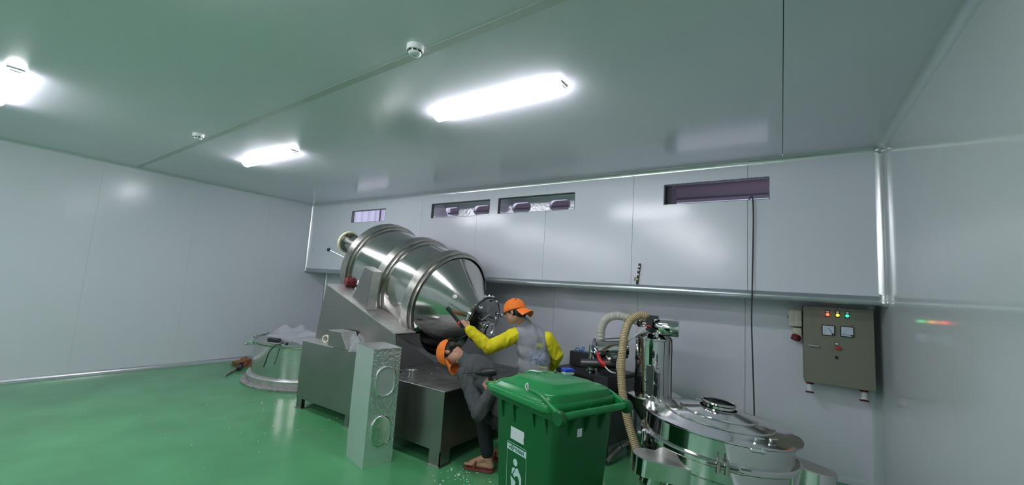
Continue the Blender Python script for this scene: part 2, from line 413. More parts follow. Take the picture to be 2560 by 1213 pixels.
def duct(H, i, cxs, label):
    t = thing('duct_box', label, 'duct', ((H[0]+H[1])/2, YB+T+0.2, H[2]))
    bm = B(); x0, x1, z0, z1 = H[0]-0.03, H[1]+0.03, H[2]-0.01, H[3]+0.06; y0, y1 = YB+T+0.006, YB+0.36
    box(bm, x0, x0+0.004, y0, y1, z0, z1); box(bm, x1-0.004, x1, y0, y1, z0, z1)
    box(bm, x0, x1, y0, y1, z0-0.004, z0); box(bm, x0, x1, y0, y1, z1, z1+0.004)
    obj('duct_body', bm, 'foilin', t, smooth=None)
    bm = B(); oval_plate(bm, x0, x1, z0, z1+0.04, y1, [(c, 0.16, 2.788, 0.075) for c in cxs]); obj('back_plate', bm, 'foilin', t, smooth=None)
    for c in cxs:
        rm = B(); sl = []
        for k in range(32):
            a = 2*PI*k/32; cxx = math.copysign(0.085, math.cos(a)); sl.append(V((c+cxx+0.075*math.cos(a), 0, 2.788+0.075*math.sin(a))))
        loft(rm, [[p+V((0, y1-0.012, 0)) for p in sl], [p+V((0, y1+0.05, 0)) for p in sl]], False, False)
        obj('spout_collar', rm, 'alu', t, smooth=60)
duct(HOLES[1], 0, (-4.589, -3.956), 'foil-lined duct box with two oval holes in the left of the paired openings')
duct(HOLES[2], 1, (-3.215, -2.58), 'foil-lined duct box with two oval holes in the right of the paired openings')
# beyond the openings
bm = B(); box(bm, -5.0, 2.2, 5.42, 5.44, 2.86, 3.22); o = obj('web', bm, 'purple', None, smooth=None)
bt = thing('steel_beam', 'purple steel beam seen through the openings in the upper wall', 'beam', (-1.4, 5.42, 2.84)); o.parent = bt; o.matrix_parent_inverse = world(bt).inverted()
obj('flange', box(B(), -5.0, 2.2, 5.36, 5.52, 2.835, 2.86), 'darksteel', bt, smooth=None)
obj('flange', box(B(), -5.0, 2.2, 5.36, 5.52, 3.05, 3.07), 'darksteel', bt, smooth=None)
obj('bracket', box(B(), -1.26, -1.03, 4.74, 5.0, 2.3, 3.2), 'darksteel', bt, smooth=None)
cl = B()
pts = []
x = -12.0
while x < 6:
    pts += [(x, 7.2), (x+0.14, 7.2), (x+0.17, 7.24), (x+0.27, 7.24)]; x += 0.30
for (xa, ya), (xb, yb) in zip(pts, pts[1:]):
    cl.faces.new([cl.verts.new(p) for p in ((xa, ya, 2.0), (xb, yb, 2.0), (xb, yb, 4.4), (xa, ya, 4.4))])
bmesh.ops.remove_doubles(cl, verts=cl.verts, dist=1e-4)
tag(obj('wall_cladding', cl, 'clad', smooth=None), 'lavender corrugated cladding beyond the wall openings', 'cladding')
bm = B()
tube(bm, (-9.2, 7.17, 3.85), (-7.3, 7.17, 3.38), 0.03); tube(bm, (-9.2, 7.18, 2.1), (-9.2, 7.18, 4.3), 0.02); tube(bm, (-8.75, 7.18, 2.1), (-8.75, 7.18, 4.3), 0.02)
tag(obj('brace_rods', bm, 'purple'), 'slanting and upright rods seen through the small opening above the mixer', 'rods')

# ------------------------------------------------------------------ lamps and detectors on the ceiling
def lamp_fixture(cx, cy, label):
    t = thing('ceiling_light', label, 'light', (cx, cy, ZC), group='ceiling strip lights')
    hx = 0.60
    obj('housing', bbox(cx-hx-0.015, cx+hx+0.015, cy-0.05, cy+0.05, ZC-0.012, ZC-0.001, 0.003), 'lampw', t, smooth=30)
    bm = B(); secs = []
    for x in (cx-hx, cx-hx+0.012, cx+hx-0.012, cx+hx):
        e = 0.6 if abs(abs(x-cx)-hx) < 1e-6 else 1.0; s = []
        for k in range(13):
            a = PI*k/12; s.append(V((x, cy+0.06*e*math.cos(a), ZC-0.004-0.060*e*math.sin(a))))
        secs.append(s)
    loft(bm, secs); bmesh.ops.recalc_face_normals(bm, faces=bm.faces[:])
    obj('diffuser', bm, 'lamp', t, smooth=60)
    for s in (-1, 1): obj('end_clip', bbox(cx+s*(hx+0.010)-0.006, cx+s*(hx+0.010)+0.006, cy-0.03, cy+0.03, ZC-0.03, ZC-0.018, 0.003), 'lampw', t, smooth=30)
    return t
lamp_fixture(-1.87, 2.415, 'lit strip light in the middle of the ceiling, largest in view')
lamp_fixture(-5.39, 2.437, 'lit strip light farther off, above and left of the drum mixer')
lamp_fixture(-5.55, 0.336, 'lit strip light cut by the left edge of the picture')
lamp_fixture(-1.87, 0.336, 'lit strip light on the ceiling just above the camera')
lamp_fixture(-1.87, -1.76, 'lit strip light behind the camera on the right')
lamp_fixture(-5.43, -1.76, 'lit strip light behind the camera on the left')
lamp_fixture(-1.87, -3.86, 'added unseen fill strip light in the fourth row on the right, behind the camera')  # this row is added, unseen, to brighten the recessed lower wall
lamp_fixture(-5.43, -3.86, 'added unseen fill strip light in the fourth row on the left, behind the camera')
lamp_fixture(-1.87, -5.96, 'added unseen fill strip light in the row farthest behind the camera on the right')  # second added pair out of view, more frontal fill on the back wall
lamp_fixture(-5.43, -5.96, 'added unseen fill strip light in the row farthest behind the camera on the left')
def detector(x, y, label):
    t = thing('smoke_detector', label, 'detector', (x, y, ZC), group='smoke detectors')
    mt = Matrix.Translation((x, y, ZC)) @ Matrix.Rotation(PI, 4, 'X')
    obj('base', lathe(B(), [(0, 0), (0.052, 0), (0.052, 0.028), (0.048, 0.034), (0, 0.034)], mt, 40), 'white', t)
    obj('sensor_cap', lathe(B(), [(0.0, 0.034), (0.040, 0.034), (0.040, 0.046), (0.034, 0.055), (0.026, 0.058), (0, 0.058)], mt, 40), 'white', t)
    for k in range(8):
        a = 2*PI*k/8; m2 = mt @ Matrix.Rotation(a, 4, 'Z')
        obj('slot', box(B(), 0.0365, 0.0415, -0.011, 0.011, 0.0355, 0.045, mtx=m2), 'dark', t, smooth=None)
    obj('grille', lathe(B(), [(0, 0.058), (0.012, 0.058), (0.012, 0.061), (0, 0.061)], mt, 24), 'strip', t)
detector(-1.875, 1.60, 'round white smoke detector nearer the camera')
detector(-5.29, 1.65, 'round white smoke detector farther off, left of the small lit lamp')

# ------------------------------------------------------------------ the drum mixer
mx = thing('drum_mixer', 'large stainless steel tilted drum mixer on a boxy steel frame', 'mixer', (-3.9, 3.8, 0))
P0 = V((-3.565, 3.9, 1.395)); yawd, pitd = -0.032, 0.286
dax = V((math.cos(pitd)*math.cos(yawd), math.cos(pitd)*math.sin(yawd), -math.sin(pitd)))
FD = frame(P0, dax)
def dl(prof, n=96): return lathe(B(), prof, FD, n)
obj('drum_shell', dl([(0, -1.42), (0.50, -1.42), (0.56, -1.40), (0.60, -1.36), (0.60, 0.02)]), 'steel', mx, smooth=25)
obj('discharge_cone', dl([(0.60, 0.0), (0.605, 0.10), (0.20, 0.585), (0.20, 0.66)]), 'steel', mx, smooth=25)
for a, b in ((-1.365, -1.25), (-0.63, -0.51), (-0.025, 0.085)):
    obj('running_ring', dl([(0.598, a-0.005), (0.646, a-0.005), (0.650, a), (0.650, b), (0.640, b+0.004), (0.625, b+0.004), (0.625, b+0.045), (0.598, b+0.05)]), 'band', mx, smooth=25)
obj('neck_flange', dl([(0.20, 0.60), (0.215, 0.60), (0.215, 0.615), (0.20, 0.615), (0.20, 0.64), (0.232, 0.642), (0.232, 0.672), (0.20, 0.68)], 64), 'mirror', mx, smooth=25)
lid = obj('discharge_lid', dl([(0, 0.672), (0.255, 0.672), (0.262, 0.658), (0.262, 0.690), (0.255, 0.695), (0.235, 0.697), (0.21, 0.708), (0, 0.716)], 72), 'lidsteel', mx, smooth=25)
gk = B(); gp = [FD @ V((0.268*math.cos(a), 0.268*math.sin(a), 0.684)) for a in [2*PI*k/60 for k in range(61)]]
sweep(gk, gp, 0.008, 8, smooth=False); obj('gasket', gk, 'rubber', lid)
def dp(ang, r, t): return FD @ V((r*math.cos(ang), r*math.sin(ang), t))
# clamps around the lid
for k in range(6):
    a = 2*PI*k/6+0.3; bm = B()
    tube(bm, dp(a, 0.255, 0.655), dp(a, 0.255, 0.74), 0.009, n=10); sphere(bm, dp(a, 0.255, 0.745), 0.017, 10)
    tube(bm, dp(a-0.09, 0.255, 0.73), dp(a+0.09, 0.255, 0.73), 0.007, n=8); tube(bm, dp(a, 0.255, 0.655), dp(a, 0.20, 0.64), 0.013, n=8)
    obj('clamp', bm, 'chrome', lid)
hb = B(); sweep(hb, [dp(1.9, 0.10, 0.71), dp(1.9, 0.10, 0.755), dp(2.9, 0.14, 0.755), dp(2.9, 0.14, 0.71)], 0.007, 8, smooth=False); obj('handle', hb, 'chrome', lid)
FPc = FD @ Matrix.Translation((0.03, -0.085, 0))
obj('valve_port', lathe(B(), [(0.0, 0.70), (0.085, 0.705), (0.085, 0.72), (0.07, 0.722), (0.07, 0.765), (0.088, 0.768), (0.088, 0.785), (0.065, 0.79), (0.06, 0.777), (0, 0.777)], FPc, 36), 'chrome', lid)
bm = B(); tube(bm, dp(0.4, 0.12, 0.715), dp(0.4, 0.12, 0.76), 0.02, n=12); sphere(bm, dp(0.4, 0.12, 0.765), 0.022, 10)
obj('knob', bm, 'chrome', lid)
obj('locking_rod', tube(B(), dp(-2.2, 0.2, 0.71), dp(-1.2, 0.12, 0.75), 0.008, n=8), 'chrome', lid)
# hinge at top and bolt details on the cone rim
bm = B()
for k in (-0.25, 0.0, 0.25): tube(bm, dp(PI/2+k, 0.20, 0.62), dp(PI/2+k, 0.30, 0.66), 0.012, n=8)
tube(bm, dp(PI/2-0.3, 0.29, 0.665), dp(PI/2+0.3, 0.29, 0.665), 0.011, n=8); obj('hinge', bm, 'chrome', mx)
# sight glass on the cone : face the camera side
sg = V((-3.11, 3.45, 1.54)); rel = sg-P0; t_ = rel.dot(dax); rad = (rel-dax*t_).normalized(); rc = 0.605-(t_-0.10)*(0.405/0.485)
c0 = P0+dax*t_+rad*(rc+0.001); nn = (rad*0.485+dax*0.405).normalized()
obj('sight_glass', lathe(B(), [(0, 0.002), (0.022, 0.002), (0.026, 0.006), (0.030, 0.002), (0.030, -0.01)], frame(c0, nn), 28), 'plate', mx)
# rear feed port, offset from the axis
cen = V((-5.12, 3.53, 2.08)); FR = frame(cen, -dax)
rp = obj('feed_port', lathe(B(), [(0.105, -0.30), (0.105, 0.0), (0.14, 0.0), (0.14, 0.02), (0.09, 0.02), (0.09, -0.1), (0, -0.1)], FR, 40), 'band', mx)
obj('seal_ring', lathe(B(), [(0.10, 0.018), (0.152, 0.018), (0.158, 0.025), (0.158, 0.05), (0.152, 0.056), (0.125, 0.056), (0.12, 0.05), (0.12, 0.018)], FR, 40), 'cream', rp, label='cream rubber ring')
for k in range(6):
    q = FR @ V((0.125*math.cos(k), 0.125*math.sin(k), -0.03)); obj('bolt', tube(B(), q, q-(-dax)*0.05, 0.011, n=8), 'black', rp)
lv = obj('lever', tube(B(), (-5.12, 3.55, 1.84), (-5.42, 3.42, 1.965), 0.009, n=10), 'chrome', mx)
obj('ball_knob', sphere(B(), (-5.43, 3.415, 1.97), 0.026, 16), 'black', lv, label='black ball knob')
# wedge frame
def xz(pts, y): return [(a, y, b) for a, b in pts]
WN = [(-4.874, 1.483), (-3.51, 1.009), (-3.49, 0.90), (-3.44, 0.12), (-5.08, 0.12), (-5.02, 0.67), (-4.93, 1.25)]
obj('side_panel', prism(B(), xz(WN, 3.10), (0, 0.012, 0)), 'satin', mx, smooth=None)
obj('side_panel', prism(B(), xz(WN, 4.60), (0, 0.012, 0)), 'satin', mx, smooth=None)
fp = [(3.112, 0.12), (4.6, 0.12), (4.6, 1.005), (4.36, 1.005)]
for k in range(1, 16):
    a = PI*k/16; fp.append((3.9+0.46*math.cos(a), 1.005-0.30*math.sin(a)))
fp += [(3.44, 1.005), (3.112, 1.005)]
obj('end_panel', prism(B(), [(-3.50+(0.06 if z < 0.5 else 0), y, z) for y, z in fp], (0.012, 0, 0)), 'satin', mx, smooth=None)
def slope(x): return 1.483+(x+4.874)*(1.009-1.483)/(1.364)
for (ya, yb) in ((3.09, 3.40), (4.40, 4.62)):
    bm = B(); box(bm, -4.874, -3.51, ya, yb, 0, 0.012)
    for v in bm.verts: v.co.z += slope(v.co.x)+0.002
    obj('slope_plate', bm, 'plate', mx, smooth=None)
bm = B(); box(bm, -4.874, -3.52, 3.40, 4.40, 0, 0.01)
for v in bm.verts: v.co.z += slope(v.co.x)-0.42
obj('trough', bm, 'dusty', mx, smooth=None)
bm = B(); box(bm, -4.885, -4.873, 3.112, 4.6, 0.7, 1.49); obj('rear_panel', bm, 'satin', mx, smooth=None)
bm = B(); box(bm, -4.66, -4.60, 3.36, 3.41, slope(-4.63), slope(-4.63)+0.07); box(bm, -3.78, -3.58, 3.37, 3.40, 0, 0.05)
for v in bm.verts:
    if v.co.x > -4 : v.co.z += slope(v.co.x)+0.01
obj('edge_lip', bm, 'plate', mx, smooth=None)
# roller bracket (post)
bm = B(); prism(bm, [(-4.372, 3.13, 1.36), (-4.089, 3.13, 1.222), (-4.032, 3.13, 1.679), (-4.19, 3.13, 1.732)], (0, 0.012, 0))
obj('roller_bracket', bm, 'satin', mx, smooth=None)
br = B(); prism(br, [(-4.095, 3.13, 1.226), (-4.038, 3.13, 1.680), (-4.038, 3.25, 1.680), (-4.095, 3.25, 1.226)], (0.012, 0, 0)); prism(br, [(-4.195, 3.125, 1.733), (-4.02, 3.125, 1.676), (-4.02, 3.26, 1.676), (-4.195, 3.26, 1.733)], (0, 0, 0.01))
obj('bracket_rib', br, 'plate', mx, smooth=None)
obj('bracket_foot', box(B(), -4.11, -4.03, 3.10, 3.25, 1.205, 1.217), 'plate', mx, smooth=None)
for (xx, tt) in ((-4.35, -1.32), (-3.62, 0.03)):
    c = P0+dax*tt; rdir = (V((0, -0.62, -0.78))-dax*V((0, -0.62, -0.78)).dot(dax)).normalized(); q = c+rdir*0.725
    obj('roller', lathe(B(), [(0, -0.05), (0.07, -0.05), (0.075, -0.045), (0.075, 0.045), (0.07, 0.05), (0, 0.05)], frame(q, dax), 28), 'band', mx)
bm = B(); box(bm, -4.62, -4.40, 3.5, 4.3, 1.07, 1.10); obj('saddle_beam', bm, 'dusty', mx, smooth=None)
# motor (dark red) behind the wedge
mo = obj('motor', lathe(B(), [(0, -0.06), (0.05, -0.06), (0.06, -0.05), (0.06, 0.05), (0.05, 0.06), (0, 0.06)], frame((-4.78, 3.36, 1.535), (0.3, 1, 0)), 24), 'darkred', mx, label='dark red motor end')
# platform
px0, px1, py0, py1, pz = -3.46, -2.49, 2.822, 4.30, 0.645
ptop = obj('platform_top', bbox(px0, px1, py0, py1, pz-0.012, pz, 0.003), 'dusty', mx, smooth=30)
obj('platform_skirt', box(B(), px0, px1-0.003, py0+0.003, py0+0.012, 0.13, pz-0.012), 'satin', mx, smooth=None)
obj('platform_skirt', box(B(), px1-0.012, px1-0.003, py0+0.012, py1-0.003, 0.13, pz-0.012), 'satin', mx, smooth=None)
obj('platform_skirt', box(B(), px0, px1-0.012, py1-0.012, py1-0.003, 0.13, pz-0.012), 'satin', mx, smooth=None)
obj('platform_skirt', box(B(), px0, px0+0.009, py0+0.012, 3.10, 0.13, pz-0.012), 'satin', mx, smooth=None)
def leg(x, y, sx, sy, top=0.16, wd=0.13):
    bm = B(); box(bm, min(x, x-sx*wd), max(x, x-sx*wd), min(y, y-sy*0.008), max(y, y-sy*0.008), 0.008, top)
    box(bm, min(x, x-sx*0.008), max(x, x-sx*0.008), min(y, y-sy*wd), max(y, y-sy*wd), 0.008, top)
    lg = obj('leg', bm, 'satin', mx, smooth=None)
    obj('foot_plate', bbox(min(x+sx*0.015, x-sx*(wd+0.015)), max(x+sx*0.015, x-sx*(wd+0.015)), min(y+sy*0.015, y-sy*(wd+0.015)), max(y+sy*0.015, y-sy*(wd+0.015)), 0, 0.01, 0.002), 'band', lg, smooth=30)
leg(px1-0.004, py0+0.004, 1, -1); leg(px1-0.004, py1-0.004, 1, 1); leg(px0, py0+0.004, -1, -1)
# round socket and dark holes on the platform
obj('chrome_socket', lathe(B(), [(0, 0.0), (0.035, 0.0), (0.035, 0.05), (0.062, 0.062), (0.064, 0.07), (0.05, 0.076), (0, 0.08)], Matrix.Translation((-3.13, 3.03, pz)), 28), 'chrome', mx)
obj('plug_hole', lathe(B(), [(0, 0.002), (0.05, 0.002), (0.055, 0.0)], Matrix.Translation((-3.36, 3.04, pz)), 24), 'dark', mx)
# left cabinet of the frame
bx0, bx1, by0 = -4.92, -3.86, 2.89
obj('side_cabinet', bbox(bx0, bx1, by0, 3.10, 0.115, 0.785, 0.004), 'satin', mx, smooth=30)
obj('cabinet_top', bbox(bx0-0.1, -4.28, by0-0.015, 3.2, 0.785, 0.793, 0.002), 'plate', mx, smooth=30)
rb = B(); prism(rb, [(-4.40, by0, 0.785), (-4.04, by0, 0.785), (-4.17, by0, 0.965), (-4.40, by0, 0.965)], (0, 0.16, 0)); obj('raised_housing', rb, 'satin', mx, smooth=None)
rb = B(); prism(rb, [(-4.036, by0-0.004, 0.79), (-4.028, by0-0.004, 0.79), (-4.162, by0-0.004, 0.975), (-4.172, by0-0.004, 0.97)], (0, 0.19, 0)); box(rb, -4.41, -4.16, by0-0.004, 3.06, 0.966, 0.974); obj('housing_cover', rb, 'plate', mx, smooth=None)
leg(-4.90, by0+0.002, -1, -1, 0.13, 0.10); leg(-3.87, by0+0.002, 1, -1, 0.13, 0.08)
leg(-5.0, 4.6, -1, 1, 0.14)

# ------------------------------------------------------------------ things on the mixer
o = obj('tape_roll', lathe(B(), [(0.032, -0.012), (0.047, -0.012), (0.047, 0.012), (0.032, 0.012), (0.032, -0.012)], frame((-4.60, 2.99, 0.84), (0.35, -1, 0)), 36), 'tape'); tag(o, 'roll of pale masking tape standing on edge on the mixer frame', 'tape')
def crumple(cx, cy, z, sx, sy, sz, seed, n=26, rag=0.35):
    bm = B(); random.seed(seed)
    ret = bmesh.ops.create_icosphere(bm, subdivisions=4, radius=1.0)
    for v in bm.verts:
        p = v.co.copy(); q = noise.noise(p*1.7+V((seed, 0, 0)))*rag+abs(noise.noise(p*4+V((0, seed, 0))))*rag*0.9
        r = 0.8+q
        v.co = V((p.x*r*sx, p.y*r*sy, max(p.z, -0.15)*r*sz+0.15*sz))+V((cx, cy, z))
    return bm
o = obj('plastic_bag', crumple(-3.93, 2.93, 0.80, 0.085, 0.07, 0.135, 3, rag=0.6), 'film', smooth=None); tag(o, 'crumpled clear plastic bag on the mixer frame behind the foil box', 'bag')

# foil duct box standing on the floor
fb = thing('foil_plenum_box', 'tall silver foil-covered box with two oval openings standing on the floor', 'duct box', (-3.095, 2.555, 0), (0, 0, math.radians(-14)))
hx, hy, H = 0.182, 0.131, 0.99
bm = B(); secs = []
for k in range(14):
    z = H*k/13; s = []
    bow = 0.008*math.sin(PI*k/13)
    for i, (a, b) in enumerate(((-hx, -hy), (-hx/3, -hy-0.004), (hx/3, -hy-0.004), (hx, -hy), (hx, hy), (-hx, hy))):
        s.append(V((a+(-bow*1.2 if a < 0 else 0)+random.uniform(-.0012, .0012), b+random.uniform(-.0012, .0012), z)))
    secs.append(s)
loft(bm, secs)
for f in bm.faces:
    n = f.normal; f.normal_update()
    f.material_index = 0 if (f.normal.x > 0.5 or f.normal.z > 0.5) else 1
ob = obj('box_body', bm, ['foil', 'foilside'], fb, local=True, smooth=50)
def oval(c, hw, hh, r, n=12):
    out = []
    for k in range(2*n):
        a = 2*PI*k/(2*n); out.append((hw*math.cos(a), (hh-hw)*(1 if math.sin(a) >= 0 else -1)+hw*math.sin(a)))
    return out
for zc in (0.285, 0.71):
    ov = oval(0, 0.088, 0.125, 0)
    rm = B()
    s0 = [V((hx+0.001, p[0]*1.10, zc+p[1]*1.08)) for p in ov]; s1 = [V((hx+0.014, p[0]*1.07, zc+p[1]*1.05)) for p in ov]
    s2 = [V((hx+0.016, p[0], zc+p[1])) for p in ov]; s3 = [V((hx+0.003, p[0]*0.98, zc+p[1]*0.98)) for p in ov]
    loft(rm, [s0, s1, s2, s3], False, False); bmesh.ops.recalc_face_normals(rm, faces=rm.faces[:])
    col = obj('oval_collar', rm, 'chrome', fb, local=True, smooth=50)
    pn = B(); pn.faces.new([pn.verts.new((hx+0.004, p[0]*0.985, zc+p[1]*0.985)) for p in ov])
    obj('oval_cover', pn, 'mirror' if zc < .5 else 'foilside', fb, local=True, smooth=None)
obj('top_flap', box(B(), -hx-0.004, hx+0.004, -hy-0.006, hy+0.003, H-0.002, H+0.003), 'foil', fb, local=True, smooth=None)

# ------------------------------------------------------------------ big hopper on the floor at the left
hc = (-6.2, 3.9)
hp = thing('steel_hopper', 'low wide stainless steel hopper on a round floor board behind the mixer', 'hopper', (hc[0], hc[1], 0))
HM = Matrix.Translation((hc[0], hc[1], 0))
obj('hopper_wall', lathe(B(), [(0.875, 0.07), (0.875, 0.55), (0.89, 0.575), (0.898, 0.58), (0.898, 0.605), (0.88, 0.605), (0.86, 0.59), (0, 0.585)], HM, 96), 'steel', hp, smooth=30)
obj('foot_ring', lathe(B(), [(0.86, 0.03), (0.90, 0.03), (0.905, 0.09), (0.925, 0.095), (0.93, 0.115), (0.92, 0.13), (0.875, 0.135)], HM, 96), 'plate', hp, smooth=30)
o = obj('round_floor_board', lathe(B(), [(0, 0.002), (0.985, 0.002), (0.99, 0.022), (0.985, 0.03), (0, 0.03)], HM, 72), 'greywood'); tag(o, 'round grey board lying under the steel hopper', 'board')
hcl = []
for ang in (3.35, 3.6, 3.95, 4.15):
    a = V((math.cos(ang), math.sin(ang), 0)); c = V((hc[0], hc[1], 0)); bm = B()
    q = c+a*0.90; tube(bm, q+V((0, 0, 0.50)), q+V((0, 0, 0.62)), 0.02, n=10); tube(bm, q+V((0, 0, 0.50))-a*0.02, q+V((0, 0, 0.50))+a*0.08, 0.012, n=8); sphere(bm, q+a*0.09+V((0, 0, 0.50)), 0.02, 8)
    obj('clamp', bm, 'chrome', hp)
bm = B(); a = V((math.cos(3.75), math.sin(3.75), 0)); q = V((hc[0], hc[1], 0))+a*0.93
sweep(bm, [q+V((0.0, 0, 0.58)), q+a*0.03+V((0, 0, 0.48)), q+a*0.04+V((-.05, 0.05, 0.38)), q+a*0.0+V((-0.1, 0.1, 0.36))], 0.016, 8); obj('outlet_handle', bm, 'plate', hp)
# plastic sheet, power brick, cable on the hopper
def sheet(bm, cx, cy, z, sx, sy, h, seed, n=34):
    vs = {}
    for i in range(n+1):
        for j in range(n+1):
            u, v = i/n*2-1, j/n*2-1; d = max(abs(u), abs(v))
            zz = h*(0.35+abs(noise.noise(V((u*2.2, v*2.2, seed))))*1.6)*max(0, 1-d**3)+0.02*abs(noise.noise(V((u*8, v*8, seed))))+0.004
            vs[i, j] = bm.verts.new((cx+u*sx*(1+0.15*noise.noise(V((v*3, seed, 0)))), cy+v*sy*(1+0.15*noise.noise(V((u*3, seed, 3)))), z+zz))
    for i in range(n):
        for j in range(n): bm.faces.new((vs[i, j], vs[i+1, j], vs[i+1, j+1], vs[i, j+1]))
    return bm
o = obj('plastic_sheet', sheet(B(), -6.12, 3.66, 0.61, 0.5, 0.36, 0.15, 2.3), 'film', smooth=30); tag(o, 'crumpled clear plastic sheet heaped on top of the steel hopper', 'plastic sheet')
pbk = thing('power_supply', 'black power brick with a thin cable lying on the hopper rim', 'power supply', (-6.03, 3.12, 0.61), (0, 0, 0.45))
obj('brick', bbox(-0.085, 0.085, -0.035, 0.035, 0, 0.055, 0.008, 2), 'black', pbk, local=True)
bm = B(); sweep(bm, [(-5.96, 3.14, 0.64), (-5.8, 3.08, 0.655), (-5.72, 3.09, 0.64), (-5.80, 3.03, 0.60), (-5.87, 2.985, 0.50), (-5.9, 2.975, 0.38), (-5.93, 2.965, 0.30)], 0.007, 8)
sphere(bm, (-5.66, 3.10, 0.635), 0.022, 10); obj('cable', bm, 'black', pbk)
# scrap against the left wall
bt = thing('scraper', 'long thin handle with a dark blade lying on the green floor beside the hopper', 'tool', (-7.2, 3.1, 0))
obj('handle', tube(B(), (-6.98, 2.95, 0.015), (-7.42, 3.34, 0.03), 0.016, n=10), 'greywood', bt)
obj('blade', box(B(), -7.60, -7.22, 3.31, 3.37, 0.004, 0.05, mtx=Matrix.Translation((-7.42, 3.34, 0)) @ Matrix.Rotation(-0.5, 4, 'Z') @ Matrix.Translation((7.42, -3.34, 0))), 'black', bt)
o = obj('brown_rag', crumple(-7.62, 3.5, 0.0, 0.17, 0.13, 0.10, 9, rag=0.7), 'wood', smooth=60); tag(o, 'crumpled brown rag on the floor against the left wall', 'rag')

# ------------------------------------------------------------------ wheeled green bin
BW = thing('wheelie_bin', 'dark green wheeled waste bin with closed lid in the foreground', 'bin', (-1.144, 2.28, 0), (0, 0, math.radians(-20)))
LX, LY = 0.305, 0.255   # half sizes at the rim, x towards the hinge
def rsec(hx0, hx1, hy, r, z, n=5):
    cx = (hx1+hx0)/2; h = (hx1-hx0)/2
    return [V((cx+a, b, z)) for a, b in rrect(h, hy, r, n)]
bm = B()
loft(bm, [rsec(-0.215, 0.20, 0.20, 0.05, 0.03), rsec(-0.22, 0.205, 0.205, 0.05, 0.10), rsec(-0.275, 0.262, 0.238, 0.055, 0.86), rsec(-0.278, 0.265, 0.24, 0.055, 0.955), rsec(-0.27, 0.255, 0.232, 0.05, 0.955), rsec(-0.21, 0.20, 0.19, 0.05, 0.05)], True, True)
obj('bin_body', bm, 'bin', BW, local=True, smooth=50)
bm = B()
loft(bm, [rsec(-0.275, 0.262, 0.238, 0.055, 0.925), rsec(-0.312, 0.295, 0.262, 0.06, 0.935), rsec(-0.315, 0.298, 0.265, 0.06, 0.968), rsec(-0.30, 0.285, 0.252, 0.055, 0.972), rsec(-0.272, 0.258, 0.235, 0.05, 0.955)], False, False)
bmesh.ops.recalc_face_normals(bm, faces=bm.faces[:])
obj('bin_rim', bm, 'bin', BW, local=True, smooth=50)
# stiffening ribs under the rim
for x in (-0.19, -0.075, 0.10, 0.2):
    for s in (-1, 1):
        bm = B(); prism(bm, [(x-0.012, s*0.262, 0.94), (x-0.012, s*0.238, 0.94), (x-0.012, s*0.226, 0.83 if x < 0.05 else 0.86), (x-0.012, s*0.24, 0.83 if x < 0.05 else 0.85)], (0.024, 0, 0)); obj('rib', bm, 'bin', BW, local=True, smooth=None)
for y in (-0.12, 0.0, 0.12):
    bm = B(); prism(bm, [(0.262, y-0.01, 0.94), (0.31, y-0.01, 0.95), (0.262, y-0.01, 0.84)], (0, 0.02, 0)); obj('rib', bm, 'bin', BW, local=True, smooth=None)
# lid: stepped shell
bm = B()
def ls(x0, x1, hy, r, z, tl=0.0):
    return [V((p.x, p.y, z+tl*(p.x+0.3))) for p in rsec(x0, x1, hy, r, 0)]
loft(bm, [ls(-0.345, 0.262, 0.275, 0.07, 0.972), ls(-0.352, 0.266, 0.282, 0.075, 0.968), ls(-0.352, 0.266, 0.282, 0.075, 0.990, .01), ls(-0.342, 0.26, 0.276, 0.07, 0.998, .015), ls(-0.318, 0.25, 0.262, 0.07, 1.0, .02),
          ls(-0.285, 0.245, 0.246, 0.07, 1.028, .03), ls(-0.275, 0.24, 0.238, 0.07, 1.034, .03), ls(-0.245, 0.20, 0.20, 0.06, 1.038, .03), ls(-0.21, 0.165, 0.165, 0.05, 1.062, .03), ls(-0.20, 0.155, 0.155, 0.05, 1.066, .03), ls(-0.1, 0.06, 0.06, 0.03, 1.072, .03)], True, True)
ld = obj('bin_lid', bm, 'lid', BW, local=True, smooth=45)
obj('grip', bbox(-0.40, -0.33, -0.235, -0.13, 0.966, 0.988, 0.006, 2), 'lid', ld, smooth=40, local=True)
obj('grip', bbox(-0.40, -0.33, 0.13, 0.235, 0.966, 0.988, 0.006, 2), 'lid', ld, smooth=40, local=True)
gh = B(); sweep(gh, [(-0.335, 0.045, 0.985), (-0.345, 0.05, 1.02), (-0.33, 0.08, 1.04), (-0.29, 0.12, 1.04), (-0.27, 0.14, 1.04)], 0.013, 8)
obj('grip_notch', gh, 'lid', ld, local=True)
for (ya, yb) in ((-0.03, -0.022), (0.035, 0.043)): obj('lid_groove', box(B(), -0.14, 0.12, ya, yb, 1.072, 1.0785), 'bin', ld, local=True, smooth=None)
# hinge arms and handle bar
for s in (-1, 1):
    y0 = s*0.245
    bm = B(); sweep(bm, [(0.04, y0-s*0.01, 1.035), (0.13, y0, 1.04), (0.22, y0+s*0.012, 1.018), (0.312, y0+s*0.015, 0.982)], 0.011, 8)
    prism(bm, [(0.11, y0-0.006, 1.03), (0.24, y0-0.006, 1.012), (0.34, y0-0.006, 0.985), (0.33, y0-0.006, 0.945), (0.27, y0-0.006, 0.94), (0.16, y0-0.006, 0.985)], (0, 0.012, 0))
    obj('hinge_arm', bm, 'lid', ld, local=True, smooth=50)
    bm = B(); lathe(bm, [(0, -0.018), (0.034, -0.018), (0.038, -0.012), (0.038, 0.012), (0.034, 0.018), (0, 0.018)], frame((0.325, s*0.262, 0.965), (0, 1, 0)), 20)
    obj('hinge_boss', bm, 'bin', BW, local=True)
bm = B(); tube(bm, (0.328, -0.262, 0.972), (0.328, 0.262, 0.972), 0.018, n=16); obj('handle_bar', bm, 'lid', BW, local=True)
